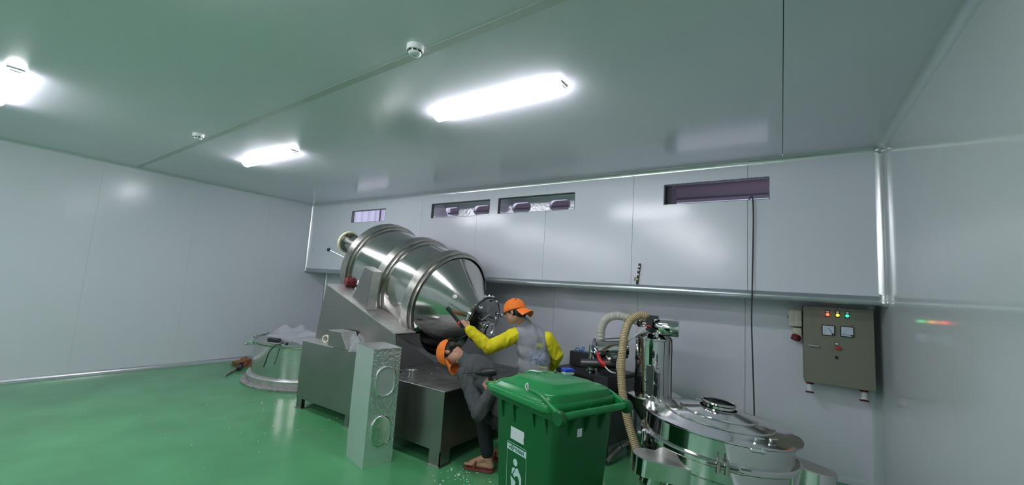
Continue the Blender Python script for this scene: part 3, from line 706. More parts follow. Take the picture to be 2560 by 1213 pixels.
for y in (-0.13, 0, 0.13): obj('handle_support', box(B(), 0.25, 0.33, y-0.008, y+0.008, 0.945, 0.975), 'bin', BW, local=True, smooth=None)
for s in (-1, 1):
    wh = obj('wheel', lathe(B(), [(0, -0.02), (0.03, -0.02), (0.035, -0.012), (0.07, -0.015), (0.075, -0.022), (0.095, -0.02), (0.1, -0.01), (0.1, 0.01), (0.095, 0.02), (0.075, 0.022), (0.07, 0.015), (0.035, 0.012), (0.03, 0.02), (0, 0.02)], frame((0.235, s*0.225, 0.10), (0, 1, 0)), 28), 'rubber', BW, local=True)
obj('axle', tube(B(), (0.235, -0.24, 0.10), (0.235, 0.24, 0.10), 0.01), 'chrome', BW, local=True)
# stickers on the long side facing the camera (local -y side, tapered)
def side_y(z): return -(0.205+(z-0.10)*(0.238-0.205)/0.76)
ang = math.atan2(0.238-0.205, 0.76)
def side_m(x, z, off=0.0015):
    # local frame on the side: X along bin x, Y up the face, Z outward
    X = V((1, 0, 0)); Y = V((0, -math.sin(ang), math.cos(ang))); Z = X.cross(Y)
    p = V((x, side_y(z), z))+Z*off
    return Matrix(((X.x, Y.x, Z.x, p.x), (X.y, Y.y, Z.y, p.y), (X.z, Y.z, Z.z, p.z), (0, 0, 0, 1)))
def flat(bm, pts, z=0.0): bm.faces.new([bm.verts.new((a, b, z)) for a, b in pts]); return bm
sm = side_m(-0.105, 0.70)
def put(bm, m, mtl, name, lab=None): bmesh.ops.transform(bm, matrix=m, verts=bm.verts); return obj(name, bm, mtl, BW, local=True, smooth=None, label=lab)
put(prism(B(), [(-0.062, 0.034, 0), (-0.064, -0.034, 0), (0.060, -0.034, 0), (0.056, -0.005, 0), (0.062, 0.010, 0), (0.060, 0.034, 0)], (0, 0, 0.001)), side_m(-0.035, 0.768), 'paper', 'paper_label', 'blank white paper label')
sgn = side_m(-0.04, 0.505) @ Matrix.Scale(0.76, 4)
bm = B(); W2, H2, lw = 0.118, 0.275, 0.0035
o_ = [(a, b) for a, b in rrect(W2, H2, 0.012)]; i_ = [(a, b) for a, b in rrect(W2-lw, H2-lw, 0.009)]
vo = [bm.verts.new((a, b, 0.0005)) for a, b in o_]; vi = [bm.verts.new((a, b, 0.0005)) for a, b in i_]
for k in range(len(vo)): bm.faces.new((vo[k], vo[(k+1) % len(vo)], vi[(k+1) % len(vi)], vi[k]))
put(bm, sgn, 'decal', 'sticker_border')
put(flat(B(), [(-W2+lw, 0.215), (W2-lw, 0.215), (W2-lw, 0.26), (-W2+lw, 0.26)], 0.0006), sgn, 'decal', 'sticker_banner')
def txt(s, size, x, y, mtl, z, width=None, name='lettering'):
    bm = text_bm(s, size, 0.0004, 'CENTER')
    if width:
        xs = [v.co.x for v in bm.verts]; k = width/(max(xs)-min(xs))
        for v in bm.verts: v.co.x *= k
    bmesh.ops.translate(bm, vec=(x, y, z), verts=bm.verts); return put(bm, sgn, mtl, name)
txt('HIỆP THÀNH', 0.036, 0, 0.225, 'decaldark', 0.0011, 0.175)
txt('HÃY BỎ RÁC', 0.045, 0, -0.165, 'decal', 0.0008, 0.20)
txt('VÀO THÙNG', 0.045, 0, -0.235, 'decal', 0.0008, 0.20)
pg = B()
lathe(pg, [(0, 0.0006), (0.026, 0.0006)], Matrix.Translation((-0.01, 0.145, 0)), 24)
for poly in ([(0.0, 0.108), (0.022, 0.112), (0.065, 0.06), (0.07, -0.085), (0.045, -0.09), (0.042, 0.03), (0.018, 0.06), (-0.02, 0.035), (-0.035, 0.05)],
             [(-0.052, 0.05), (-0.05, 0.09), (-0.03, 0.105), (-0.008, 0.1), (-0.03, 0.075), (-0.045, 0.05)],
             [(-0.066, 0.035), (0.0, 0.01), (-0.004, -0.005), (-0.008, -0.085), (-0.03, -0.08), (-0.05, -0.055)]):
    flat(pg, poly, 0.0006)
lathe(pg, [(0.008, 0.0006), (0.013, 0.0006)], Matrix.Translation((-0.052, -0.052, 0)), 16)
put(pg, sgn, 'decal', 'litter_pictogram')
# little square tag on the hinge end
def end_x(z): return 0.205+(z-0.10)*(0.262-0.205)/0.76
zz = 0.845
obj('square_label', box(B(), end_x(zz), end_x(zz)+0.003, -0.065, -0.03, zz-0.02, zz+0.022), 'paper', BW, local=True, smooth=None, label='small white square label')
bm = B(); sweep(bm, [(0.05, -0.255, 1.035), (0.04, -0.26, 1.06), (0.055, -0.258, 1.075), (0.06, -0.255, 1.045)], 0.004, 6); obj('wire_tie', bm, 'paper', BW, local=True)
# tape measure on the lid
tmz = thing('tape_measure', 'blue and white tape measure lying on the green bin lid', 'tape measure', (-1.165, 2.50, 1.064), (0, 0, 0.9))
bm = B(); loft(bm, [[V((a, b, z)) for a, b in rrect(h, h*0.85, 0.012)] for h, z in ((0.032, 0), (0.036, 0.004), (0.036, 0.018))]); obj('lower_case', bm, 'white', tmz, local=True)
bm = B(); loft(bm, [[V((a, b, z)) for a, b in rrect(h, h*0.85, 0.012)] for h, z in ((0.038, 0.018), (0.038, 0.030), (0.032, 0.036))]); obj('upper_case', bm, 'blue', tmz, local=True)
bm = B(); sweep(bm, [(-0.03, 0, 0.014), (-0.06, 0.01, 0.02), (-0.08, 0.0, 0.016), (-0.10, -0.01, 0.008)], 0.0035, 6); obj('strap', bm, 'black', tmz, local=True)

# ------------------------------------------------------------------ vibrating sieve, right foreground
VS = thing('vibrating_sieve', 'round polished steel vibrating sieve with stepped lid at the lower right', 'sieve', (-0.371-0.058, 3.2-0.026, 0), (math.radians(-1.8), math.radians(4.2), 0))
def vl(prof, m, name, n=96, mtx=None, sm=25, par=None): return obj(name, lathe(B(), prof, mtx, n), m, par or VS, local=True, smooth=sm)
lidv = vl([(0.476, 0.792), (0.482, 0.796), (0.482, 0.804), (0.474, 0.806), (0.40, 0.812), (0.335, 0.826), (0.332, 0.834), (0.325, 0.836), (0.24, 0.852), (0.237, 0.861), (0.23, 0.863), (0.115, 0.885)], 'lidmir', 'sieve_lid')
vl([(0.10, 0.872), (0.10, 0.905), (0.108, 0.912), (0.11, 0.922), (0.103, 0.925), (0.095, 0.92), (0.095, 0.87)], 'mirror', 'inlet_collar', 48, par=lidv)
vl([(0, 0.878), (0.096, 0.878)], 'dark', 'inlet_opening', 48, par=lidv)
vl([(0.446, 0.55), (0.446, 0.68), (0.446, 0.79), (0.478, 0.792)], 'mirror', 'upper_drum')
vl([(0.446, 0.635), (0.470, 0.64), (0.480, 0.648), (0.480, 0.668), (0.470, 0.676), (0.446, 0.68)], 'mirror', 'clamp_band')
vl([(0.446, 0.43), (0.446, 0.56)], 'mirror', 'lower_drum')
vl([(0.446, 0.43), (0.48, 0.436), (0.482, 0.455), (0.446, 0.465)], 'mirror', 'clamp_band')
vl([(0.42, 0.18), (0.446, 0.20), (0.446, 0.432)], 'steel', 'motor_base')
vl([(0, 0.15), (0.40, 0.15), (0.43, 0.185)], 'steel', 'motor_floor')
for k in range(6):
    a = 2*PI*k/6+0.2; q = V((0.38*math.cos(a), 0.38*math.sin(a), 0))
    obj('spring_foot', lathe(B(), [(0, 0), (0.035, 0), (0.035, 0.01), (0.025, 0.02), (0.025, 0.15), (0, 0.15)], Matrix.Translation(q), 14), 'rubber', VS, local=True)
for k, a in enumerate((1.95, 2.95, 5.35, 5.6)):
    bm = B(); q = V((0.40*math.cos(a), 0.40*math.sin(a), 0.815)); tube(bm, q, q+V((0, 0, 0.02)), 0.008, n=8); tube(bm, q+V((0, 0, 0.016)), q+V((-0.05*math.sin(a), 0.05*math.cos(a), 0.018)), 0.004, n=8)
    obj('lid_bolt', bm, 'chrome', lidv, local=True)
# clamp bolt in front
bm = B(); a = -1.42
for dz, da in ((0, 0), (0, 0.09)):
    q = V((0.50*math.cos(a+da), 0.50*math.sin(a+da), 0.658)); tube(bm, q+V((0, 0, -0.03)), q+V((0, 0, 0.03)), 0.014, n=10); tube(bm, q-V((0, 0, 0.0)), q+V((0, 0, 0.055)), 0.005, n=8)
q = V((0.50*math.cos(a-.12), 0.50*math.sin(a-.12), 0.658)); q2 = V((0.515*math.cos(a+.25), 0.515*math.sin(a+.25), 0.658)); tube(bm, q, q2, 0.008, n=10)
obj('clamp_bolt', bm, 'band', VS, local=True)
bm = B(); a = 5.2; q = V((0.49*math.cos(a), 0.49*math.sin(a), 0.79)); tube(bm, q, q+V((0.05, 0.03, 0)), 0.012, n=10); sphere(bm, q+V((0.05, 0.03, 0.0)), 0.016, 10); sphere(bm, q, 0.014, 10); obj('lid_latch', bm, 'chrome', VS, local=True)
def spout(p0, p1, wid, z0, z1, name, turn):
    p0 = V((p0[0], p0[1], 0)); p1 = V((p1[0], p1[1], 0)); d = (p1-p0).normalized(); s = V((-d.y, d.x, 0)); pts = [p0+s*wid/2, p0-s*wid/2]
    for k in range(9):
        a = -PI/2+PI*k/8; pts.append(p1+d*wid*0.42*math.cos(a)+s*wid/2*math.sin(a))
    bm = B(); loft(bm, [[p+V((0, 0, z0+0.01)) for p in pts], [p+V((0, 0, z0+0.012)) for p in pts], [p+V((0, 0, z1)) for p in pts]], True, True)
    bmesh.ops.recalc_face_normals(bm, faces=bm.faces[:])
    sp = obj(name, bm, 'mirror', VS, local=True, smooth=30)
    bm = B(); tp = [p0+(p-p0)*1.0 for p in pts]; loft(bm, [[p+V((0, 0, z1)) for p in tp], [p+V((0, 0, z1+0.006)) for p in tp]])
    bmesh.ops.recalc_face_normals(bm, faces=bm.faces[:])
    obj('spout_cover', bm, 'plate', sp, local=True, smooth=30)
    bm = B(); lathe(bm, [(0, 0), (wid*0.34, 0), (wid*0.36, 0.004), (wid*0.36, turn), (wid*0.40, turn+0.004)], frame(p1-d*0.05+V((0, 0, z0+0.012)), V((0.15*d.x, 0.15*d.y, -1))), 28)
    obj('spout_outlet', bm, 'mirror', sp, local=True)
    return sp
s1 = spout((-0.08, -0.34), (-0.33, -0.43), 0.20, 0.46, 0.57, 'discharge_spout', 0.06)
s2 = spout((0.26, 0.20), (0.57, 0.07), 0.20, 0.50, 0.655, 'discharge_spout', 0.12)
bm = B(); tube(bm, (-0.40, -0.25, 0.57), (-0.40, -0.25, 0.64), 0.02, n=10); sphere(bm, (-0.40, -0.25, 0.65), 0.025, 10); sphere(bm, (-0.43, -0.27, 0.64), 0.014, 8); obj('spout_fastener', bm, 'chrome', VS, local=True)

# ------------------------------------------------------------------ vacuum conveyor tank, pump cabinet and hoses
tk = (-1.045, 4.18)
TM = Matrix.Translation((tk[0], tk[1], 0))
vt = thing('vacuum_receiver', 'tall polished steel receiver tank standing behind the sieve', 'tank', (tk[0], tk[1], 0))
obj('tank_body', lathe(B(), [(0.172, 0.665), (0.172, 1.19)], TM, 64), 'mirror', vt)
obj('tank_lid', lathe(B(), [(0.172, 1.185), (0.182, 1.19), (0.182, 1.205), (0.172, 1.21), (0.12, 1.235), (0.05, 1.26), (0.0, 1.265)], TM, 64), 'mirror', vt, smooth=30)
obj('tank_flange', lathe(B(), [(0.172, 0.68), (0.255, 0.672), (0.26, 0.664), (0.255, 0.655), (0.172, 0.655)], TM, 64), 'chrome', vt, smooth=30)
obj('tank_cone', lathe(B(), [(0.235, 0.656), (0.22, 0.58), (0.06, 0.36), (0.06, 0.28), (0, 0.28)], TM, 48), 'vacside', vt, smooth=30)
for k in range(3):
    a = 2*PI*k/3+0.6; q = V((tk[0]+0.24*math.cos(a), tk[1]+0.24*math.sin(a), 0)); obj('leg', tube(B(), q, q+V((0, 0, 0.665)), 0.014), 'chrome', vt)
bm = B(); box(bm, -1.06, -1.0, 3.985, 4.005, 0.70, 0.96); obj('level_window', bm, 'vacside', vt, smooth=None)
for z in (0.72, 0.82, 0.93): obj('window_clip', sphere(B(), (-1.062, 3.982, z), 0.009, 8, (1, 1, 2)), 'chrome', vt)
bm = B(); tube(bm, (-1.00, 4.0, 1.05), (-1.00, 3.985, 1.09), 0.012, n=8); sphere(bm, (-1.0, 3.985, 1.045), 0.013, 8); obj('tank_latch', bm, 'rubber', vt)
ar = thing('air_reservoir', 'small polished air cylinder lying on top of the receiver tank', 'air cylinder', (-0.93, 4.1, 1.24))
obj('reservoir_shell', lathe(B(), [(0, -0.105), (0.03, -0.10), (0.06, -0.08), (0.082, -0.04), (0.082, 0.115), (0.077, 0.13), (0, 0.132)], frame((-0.93, 4.1, 1.318), (1, 0.1, 0.0)), 40), 'mirror', ar)
vv = B(); box(vv, -1.09, -1.03, 4.05, 4.11, 1.27, 1.40); box(vv, -1.06, -0.98, 4.03, 4.07, 1.39, 1.42); tube(vv, (-1.06, 4.05, 1.29), (-1.01, 3.98, 1.285), 0.026, n=12)
obj('valve_block', vv, 'black', ar)
obj('red_band', box(B(), -1.10, -1.04, 4.035, 4.05, 1.315, 1.325), 'red', ar, smooth=None)
bm = B(); tube(bm, (-1.02, 4.1, 1.24), (-1.02, 4.1, 1.28), 0.03, n=12); tube(bm, (-0.99, 4.06, 1.22), (-0.99, 4.06, 1.27), 0.02, n=10); obj('mount', bm, 'chrome', ar)
# cable down the tank
o = obj('tank_cable', sweep(B(), [(-0.90, 4.07, 1.25), (-0.855, 4.06, 1.20), (-0.85, 4.05, 1.0), (-0.85, 4.06, 0.7), (-0.84, 4.10, 0.3), (-0.8, 4.2, 0.006)], 0.005, 6), 'black'); tag(o, 'thin black cable hanging down the right side of the receiver tank', 'cable')
# pump cabinet
pcl = (-1.66, 4.33)
pc = thing('vacuum_pump_unit', 'dark pump cabinet with muffler and valves behind the green bin', 'pump', (pcl[0], pcl[1], 0), (0, 0, math.radians(-12)))
obj('cabinet', bbox(-0.36, 0.33, -0.28, 0.26, 0.14, 0.74, 0.006), 'vacside', pc, local=True, smooth=30)
obj('cabinet_lid', bbox(-0.38, 0.30, -0.30, 0.28, 0.74, 0.775, 0.004), 'anth', pc, local=True, smooth=30)
obj('black_housing', bbox(0.18, 0.345, -0.36, -0.12, 0.55, 0.80, 0.006), 'anth', pc, local=True, smooth=30)
for x in (-0.30, 0.28):
    for y in (-0.24, 0.2): obj('leg', tube(B(), (x, y, 0), (x, y, 0.14), 0.02), 'vacside', pc, local=True)
bm = B(); sweep(bm, [(0.30, -0.26, 0.44), (0.33, -0.34, 0.2), (0.35, -0.40, 0.02)], 0.014, 8); sweep(bm, [(0.36, -0.36, 0.03), (0.36, -0.2, 0.10), (0.36, 0.05, 0.12), (0.36, 0.2, 0.11)], 0.025, 10); obj('base_tube', bm, 'satin', pc, local=True)
pv = thing('control_box', 'small dark grey box on the pump cabinet, left of the muffler', 'box', (-1.88, 4.36, 0.775))
obj('box_case', bbox(-1.99, -1.80, 4.30, 4.44, 0.785, 0.935, 0.004), 'anth', pv, smooth=30)
bm = B(); sweep(bm, [(-1.94, 4.33, 0.94), (-1.93, 4.33, 0.965), (-1.90, 4.32, 0.975), (-1.88, 4.33, 0.955), (-1.90, 4.34, 0.94), (-1.87, 4.34, 0.94), (-1.85, 4.33, 0.99), (-1.83, 4.33, 0.985), (-1.84, 4.33, 0.945), (-1.79, 4.32, 0.94), (-1.74, 4.28, 0.935), (-1.70, 4.25, 0.97)], 0.005, 6, seg=6); obj('blue_tube', bm, 'bluehose', pv, label='curly blue air tube')
mf = thing('muffler_cylinder', 'horizontal polished cylinder lying on the pump cabinet', 'muffler', (-1.47, 4.2, 0.80))
obj('shell', lathe(B(), [(0, -0.18), (0.105, -0.18), (0.118, -0.172), (0.118, -0.16), (0.108, -0.155), (0.108, 0.13), (0.114, 0.135), (0.114, 0.15), (0.10, 0.16), (0, 0.16)], frame((-1.50, 4.26, 1.03), (0.80, 0.60, 0.12)), 48), 'mirror', mf, smooth=30)
bm = B(); tube(bm, (-1.655, 4.09, 0.88), (-1.655, 4.09, 1.06), 0.02, n=12); tube(bm, (-1.65, 4.075, 0.99), (-1.54, 4.07, 0.99), 0.011, n=10); sphere(bm, (-1.60, 4.07, 0.99), 0.022, 10); obj('front_pipe', bm, 'chrome', mf)
obj('lower_pipe', lathe(B(), [(0.045, 0), (0.045, 0.40), (0, 0.40)], frame((-1.72, 4.0, 0.875), (0.92, 0.36, 0.08)), 24), 'vacside', mf)
obj('pipe_base', lathe(B(), [(0.05, 0), (0.05, 0.02), (0.04, 0.03), (0.04, 0.06), (0.055, 0.07), (0.055, 0.09), (0.04, 0.10), (0, 0.10)], Matrix.Translation((-1.64, 4.07, 0.785)), 24), 'mirror', mf)
obj('side_pipe', lathe(B(), [(0.034, 0.1), (0.034, 0), (0.024, 0), (0.024, 0.04), (0, 0.04)], frame((-1.42, 3.97, 0.98), (0.2, 1, 0.0)), 20), 'mirror', mf)
obj('foot_block', bbox(-1.60, -1.42, 4.14, 4.30, 0.785, 0.94, 0.004), 'anth', mf, smooth=30)
rtl = thing('red_air_gun', 'red-handled air gun hanging over the front of the pump cabinet', 'air gun', (-1.48, 3.93, 0.95))
bm = B(); sweep(bm, [(-1.535, 3.95, 1.02), (-1.515, 3.94, 0.985), (-1.49, 3.93, 0.945), (-1.455, 3.92, 0.915)], lambda t: 0.014+0.010*t, 10); sphere(bm, (-1.45, 3.92, 0.915), 0.028, 12, (1, .6, 1)); obj('grip', bm, 'red', rtl)
bm = B(); sweep(bm, [(-1.56, 3.95, 1.05), (-1.545, 3.95, 1.035), (-1.53, 3.95, 1.015)], 0.009, 8); obj('nozzle', bm, 'chrome', rtl)
bm = B(); sweep(bm, [(-1.44, 3.92, 0.90), (-1.40, 3.915, 0.87), (-1.36, 3.91, 0.855), (-1.34, 3.95, 0.845)], 0.007, 8); obj('air_line', bm, 'white', rtl)
# hoses
def hose(name, pts, r, m, label, turns, rib, ribmat=None, rr_=0.3):
    root = thing(name, label, 'hose', pts[0]); path = catmull(pts, 14)
    bm = B(); sweep(bm, pts, r*0.93, 14, seg=14); obj('hose_wall', bm, m, root)
    # helix rib
    L = [0]
    for a, b in zip(path, path[1:]): L.append(L[-1]+(b-a).length)
    tot = L[-1]; out = []; t0 = (path[1]-path[0]).normalized(); u = t0.orthogonal().normalized(); frames = []
    for i, p in enumerate(path):
        t = (path[min(i+1, len(path)-1)]-path[max(i-1, 0)]).normalized(); u = (u-t*u.dot(t)).normalized(); frames.append((p, u.copy(), t.cross(u)))
    N = int(turns*10); i = 0
    for k in range(N+1):
        s = tot*k/N
        while i < len(path)-2 and L[i+1] < s: i += 1
        f = (s-L[i])/max(1e-9, L[i+1]-L[i]); p = frames[i][0].lerp(frames[i+1][0], f); uu_ = frames[i][1].lerp(frames[i+1][1], f).normalized(); vv_ = frames[i][2].lerp(frames[i+1][2], f).normalized()
        a = 2*PI*k/10; out.append(p+r*0.95*(math.cos(a)*uu_+math.sin(a)*vv_))
    bm = B(); sweep(bm, out, rib, 4, smooth=False); obj('spiral_rib', bm, ribmat or m, root)
    return root
hose('beige_hose', [(-1.05, 4.12, 1.365), (-1.10, 4.10, 1.40), (-1.164, 4.07, 1.408), (-1.235, 4.02, 1.355), (-1.262, 3.96, 1.24), (-1.27, 3.92, 1.08), (-1.262, 3.88, 0.88), (-1.225, 3.85, 0.66), (-1.15, 3.80, 0.45), (-1.04, 3.72, 0.25)], 0.040, 'hoseb',
     'beige spiral suction hose looping down from the tank beside the bin', 95, 0.0032, 'hoserib')
hose('white_hose', [(-1.595, 4.2, 1.115), (-1.595, 4.2, 1.22), (-1.545, 4.2, 1.33), (-1.43, 4.2, 1.38), (-1.29, 4.2, 1.365), (-1.19, 4.19, 1.34)], 0.042, 'hosew',
     'white corrugated hose arching from the muffler to the tank', 44, 0.006)
cp = thing('pipe_coupling', 'chrome pipe coupling at the end of the white hose', 'coupling', (-1.16, 4.19, 1.33))
obj('collar', lathe(B(), [(0, 0), (0.048, 0), (0.048, 0.05), (0.04, 0.052), (0.036, 0.10), (0.03, 0.16), (0, 0.16)], frame((-1.20, 4.19, 1.342), (1, -0.1, -0.12)), 24), 'chrome', cp)
obj('clip', lathe(B(), [(0.05, 0.008), (0.052, 0.008), (0.052, 0.02), (0.05, 0.02)], frame((-1.20, 4.19, 1.342), (1, -0.1, -0.12)), 24), 'black', cp)
bm = B()
for z in (1.29, 1.34): tube(bm, (-1.06+0.05, 4.14, z-0.03), (-1.06, 4.12, z), 0.016, n=8)
obj('coupling_valve', bm, 'chrome', cp)
o = obj('air_tubes', sweep(B(), [(-1.08, 4.05, 1.31), (-1.15, 4.02, 1.24), (-1.23, 3.99, 1.16), (-1.30, 3.96, 1.06), (-1.32, 3.93, 0.92), (-1.29, 3.92, 0.84), (-1.26, 3.90, 0.90)], 0.008, 8), 'hosew'); tag(o, 'thin clear air tube draped from the valve down along the beige hose', 'tube')
o = obj('pump_cable', sweep(B(), [(-1.33, 4.0, 0.56), (-1.36, 3.97, 0.45), (-1.34, 3.97, 0.33), (-1.30, 4.0, 0.22), (-1.27, 4.02, 0.15)], 0.005, 6), 'black'); tag(o, 'thin black cable curving down the side of the pump cabinet', 'cable')

# ------------------------------------------------------------------ electric control cabinet
cb = thing('control_cabinet', 'grey-olive electric control cabinet mounted on the wall at right', 'cabinet', (0.43, YW, 0.89))
cx0, cx1, cyf, cz0, cz1 = 0.175, 0.69, 4.885, 0.893, 1.607
obj('case', bbox(cx0, cx1, cyf+0.012, YW, cz0, cz1, 0.005), 'boxside', cb, smooth=30)
obj('door', bbox(cx0-0.001, cx1+0.001, cyf, cyf+0.012, cz0-0.001, cz1+0.001, 0.004), 'graybox', cb, smooth=30)
for x, m in ((0.361, 'ledred'), (0.435, 'ledyel'), (0.504, 'ledgrn')):
    il = obj('indicator_light', bbox(x-0.016, x+0.016, cyf-0.006, cyf, 1.518, 1.578, 0.002), 'black', cb, smooth=30)
    obj('lens', lathe(B(), [(0, 0.012), (0.008, 0.011), (0.0135, 0.004), (0.0135, 0)], frame((x, cyf-0.006, 1.538), (0, -1, 0)), 20), m, il, label={'ledred': 'lit red lens', 'ledyel': 'lit amber lens', 'ledgrn': 'lit green lens'}[m])
    obj('name_tag', box(B(), x-0.011, x+0.011, cyf-0.008, cyf-0.006, 1.558, 1.573), 'white', il, smooth=None)
for x, z, pa in ((0.363, 1.392, 2.05), (0.50, 1.394, PI-0.08)):
    mt_ = obj('meter', bbox(x-0.048, x+0.048, cyf-0.016, cyf, z-0.048, z+0.048, 0.003), 'black', cb, smooth=30)
    obj('dial', box(B(), x-0.042, x+0.042, cyf-0.018, cyf-0.016, z-0.042, z+0.042), 'glassy', mt_, smooth=None)
    nb = B(); c = V((x+0.032, cyf-0.020, z-0.032)); e = c+V((math.cos(pa)*0.062, 0, math.sin(pa)*0.062)); tube(nb, c, e, 0.0016, n=6)
    lathe(nb, [(0, 0.003), (0.009, 0.003), (0.009, 0)], frame(c, (0, -1, 0)), 14); obj('pointer', nb, 'black', mt_)
    sb = B()
    for k in range(11):
        a = PI/2+PI/2*k/10; p = c+V((math.cos(a)*0.056, 0.001, math.sin(a)*0.056)); q = c+V((math.cos(a)*0.064, 0.001, math.sin(a)*0.064)); tube(sb, p, q, 0.0007, n=4)
    obj('scale_marks', sb, 'black', mt_)
es = obj('push_button', bbox(0.409, 0.440, cyf-0.006, cyf, 1.262, 1.288, 0.002), 'black', cb, smooth=30)
obj('name_tag', box(B(), 0.413, 0.436, cyf-0.008, cyf-0.006, 1.268, 1.283), 'white', es, smooth=None)
obj('red_knob', lathe(B(), [(0, 0.03), (0.016, 0.028), (0.019, 0.02), (0.012, 0.012), (0.012, 0)], frame((0.432, cyf, 1.238), (0, -1, 0)), 20), 'red', es, label='red stop button')
obj('selector_switch', bbox(0.410, 0.428, cyf-0.024, cyf, 1.140, 1.165, 0.004), 'black', cb, smooth=30)
hd = obj('door_handle', lathe(B(), [(0, 0.024), (0.011, 0.022), (0.013, 0)], frame((0.225, cyf, 1.238), (0, -1, 0)), 16), 'chrome', cb)
obj('handle_bar', bbox(0.212, 0.295, cyf-0.03, cyf-0.018, 1.231, 1.246, 0.004), 'chrome', hd, smooth=30)
for x, z in ((0.222, 0.80), (0.622, 0.80)):
    sk = obj('socket_outlet', lathe(B(), [(0, 0), (0.034, 0), (0.036, 0.008), (0.030, 0.03), (0.024, 0.032), (0.024, 0.034)], frame((x, 5.0, cz0), (0, -0.15, -1)), 24), 'darkred', cb, label='dark red socket collar')
    obj('socket_body', lathe(B(), [(0.022, 0.03), (0.024, 0.05), (0.022, 0.085), (0.026, 0.09), (0.026, 0.094), (0, 0.094)], frame((x, 5.0, cz0), (0, -0.15, -1)), 24), 'white', sk)
    obj('socket_cover', box(B(), x-0.035, x+0.03, 4.955, 5.015, cz0-0.110, cz0-0.103), 'darkred', sk, smooth=None)
jb = thing('junction_box', 'ivory plastic switch box on the wall left of the control cabinet', 'switch box', (0.115, YW, 1.37))
obj('case', bbox(0.055, 0.165, 4.985, YW, 1.395, 1.565, 0.008, 2), 'ivory', jb)
obj('cover', bbox(0.105, 0.165, 4.965, 4.985, 1.40, 1.56, 0.005, 2), 'ivory', jb)
obj('isolator', bbox(0.05, 0.075, 4.99, 5.09, 1.47, 1.50, 0.003), 'black', jb, smooth=30)
sk = thing('industrial_socket', 'ivory socket with dark red plug under the switch box', 'socket', (0.115, YW, 1.24))
obj('base', bbox(0.09, 0.165, 5.0, YW, 1.29, 1.385, 0.008, 2), 'ivory', sk)
obj('collar', lathe(B(), [(0, 0), (0.036, 0), (0.040, 0.01), (0.040, 0.05), (0.030, 0.055), (0, 0.055)], frame((0.125, 5.02, 1.31), (-0.35, -0.3, -1)), 20), 'darkred', sk, label='dark red plug')
# wall bits
hc_ = obj('hanging_cable', sweep(B(), [(-0.27, 4.72, 2.61), (-0.262, 4.68, 2.655), (-0.235, 4.635, 2.645), (-0.228, 4.628, 2.45), (-0.232, 4.63, 2.1), (-0.236, 4.626, 1.85), (-0.238, 4.612, 1.68), (-0.242, 4.62, 1.4), (-0.232, 4.62, 1.0), (-0.222, 4.62, 0.6), (-0.225, 4.66, 0.2), (-0.2, 4.75, 0.01)], 0.006, 8), 'rubber')
tag(hc_, 'long black cable hanging out of the right wall opening down the wall', 'cable')
lt = thing('spirit_level', 'small upright black and green level stuck on the upper wall', 'level', (-1.365, YB, 1.73), (0, math.radians(6), 0))
obj('bar', box(B(), -0.012, 0.012, -0.018, -0.001, 0.0, 0.235), 'rubber', lt, local=True, smooth=None)
obj('edge_strip', box(B(), -0.017, -0.012, -0.018, -0.001, 0.0, 0.235), 'white', lt, local=True, smooth=None)
for z in (0.045, 0.10, 0.15, 0.19): obj('vial', box(B(), -0.009, 0.009, -0.0195, -0.018, z, z+0.018), 'white' if z > 0.05 else 'yellowtape', lt, local=True, smooth=None)
obj('clip', box(B(), -0.036, -0.012, -0.014, -0.001, 0.03, 0.075), 'boxside', lt, local=True, smooth=None)
# crumbs on the floor and stain
bm = B(); random.seed(5)
for (cx, cy, sp, n) in ((-2.3, 2.86, 0.10, 34), (-2.15, 2.75, 0.16, 30), (-4.0, 2.2, 0.6, 20), (-5.3, 2.75, 0.25, 22), (-2.6, 2.2, 0.4, 12), (-5.6, 2.6, 0.6, 14)):
    for k in range(n):
        s = random.uniform(0.003, 0.009); x, y = random.gauss(cx, sp), random.gauss(cy, sp)
        if (-3.36 < x < -2.85 and 2.35 < y < 2.75) or (y > 2.8 and x > -3.6 and x < -2.47) or abs(x+2.5) < 0.03: continue
        ret = bmesh.ops.create_icosphere(bm, subdivisions=1, radius=s); a = random.uniform(0.4, 1.8)
        for v in ret['verts']: v.co = V((v.co.x*a+x, v.co.y+y, max(0, v.co.z*0.4+s*0.3)))
o = obj('floor_crumbs', bm, 'crumb', smooth=None); o['kind'] = 'stuff'; o['label'] = 'white debris crumbs scattered on the green floor'; o['category'] = 'debris'
bm = B()
for k in range(8):
    x, y = random.uniform(-3.3, -2.6), random.uniform(2.9, 3.7); s = random.uniform(0.003, 0.008)
    ret = bmesh.ops.create_icosphere(bm, subdivisions=1, radius=s)
    for v in ret['verts']: v.co = V((v.co.x+x, v.co.y+y, max(0, v.co.z*0.5+s*0.3)+pz))
o = obj('platform_crumbs', bm, 'crumb', smooth=None); o['kind'] = 'stuff'; o['label'] = 'white specks scattered on the steel platform'; o['category'] = 'debris'

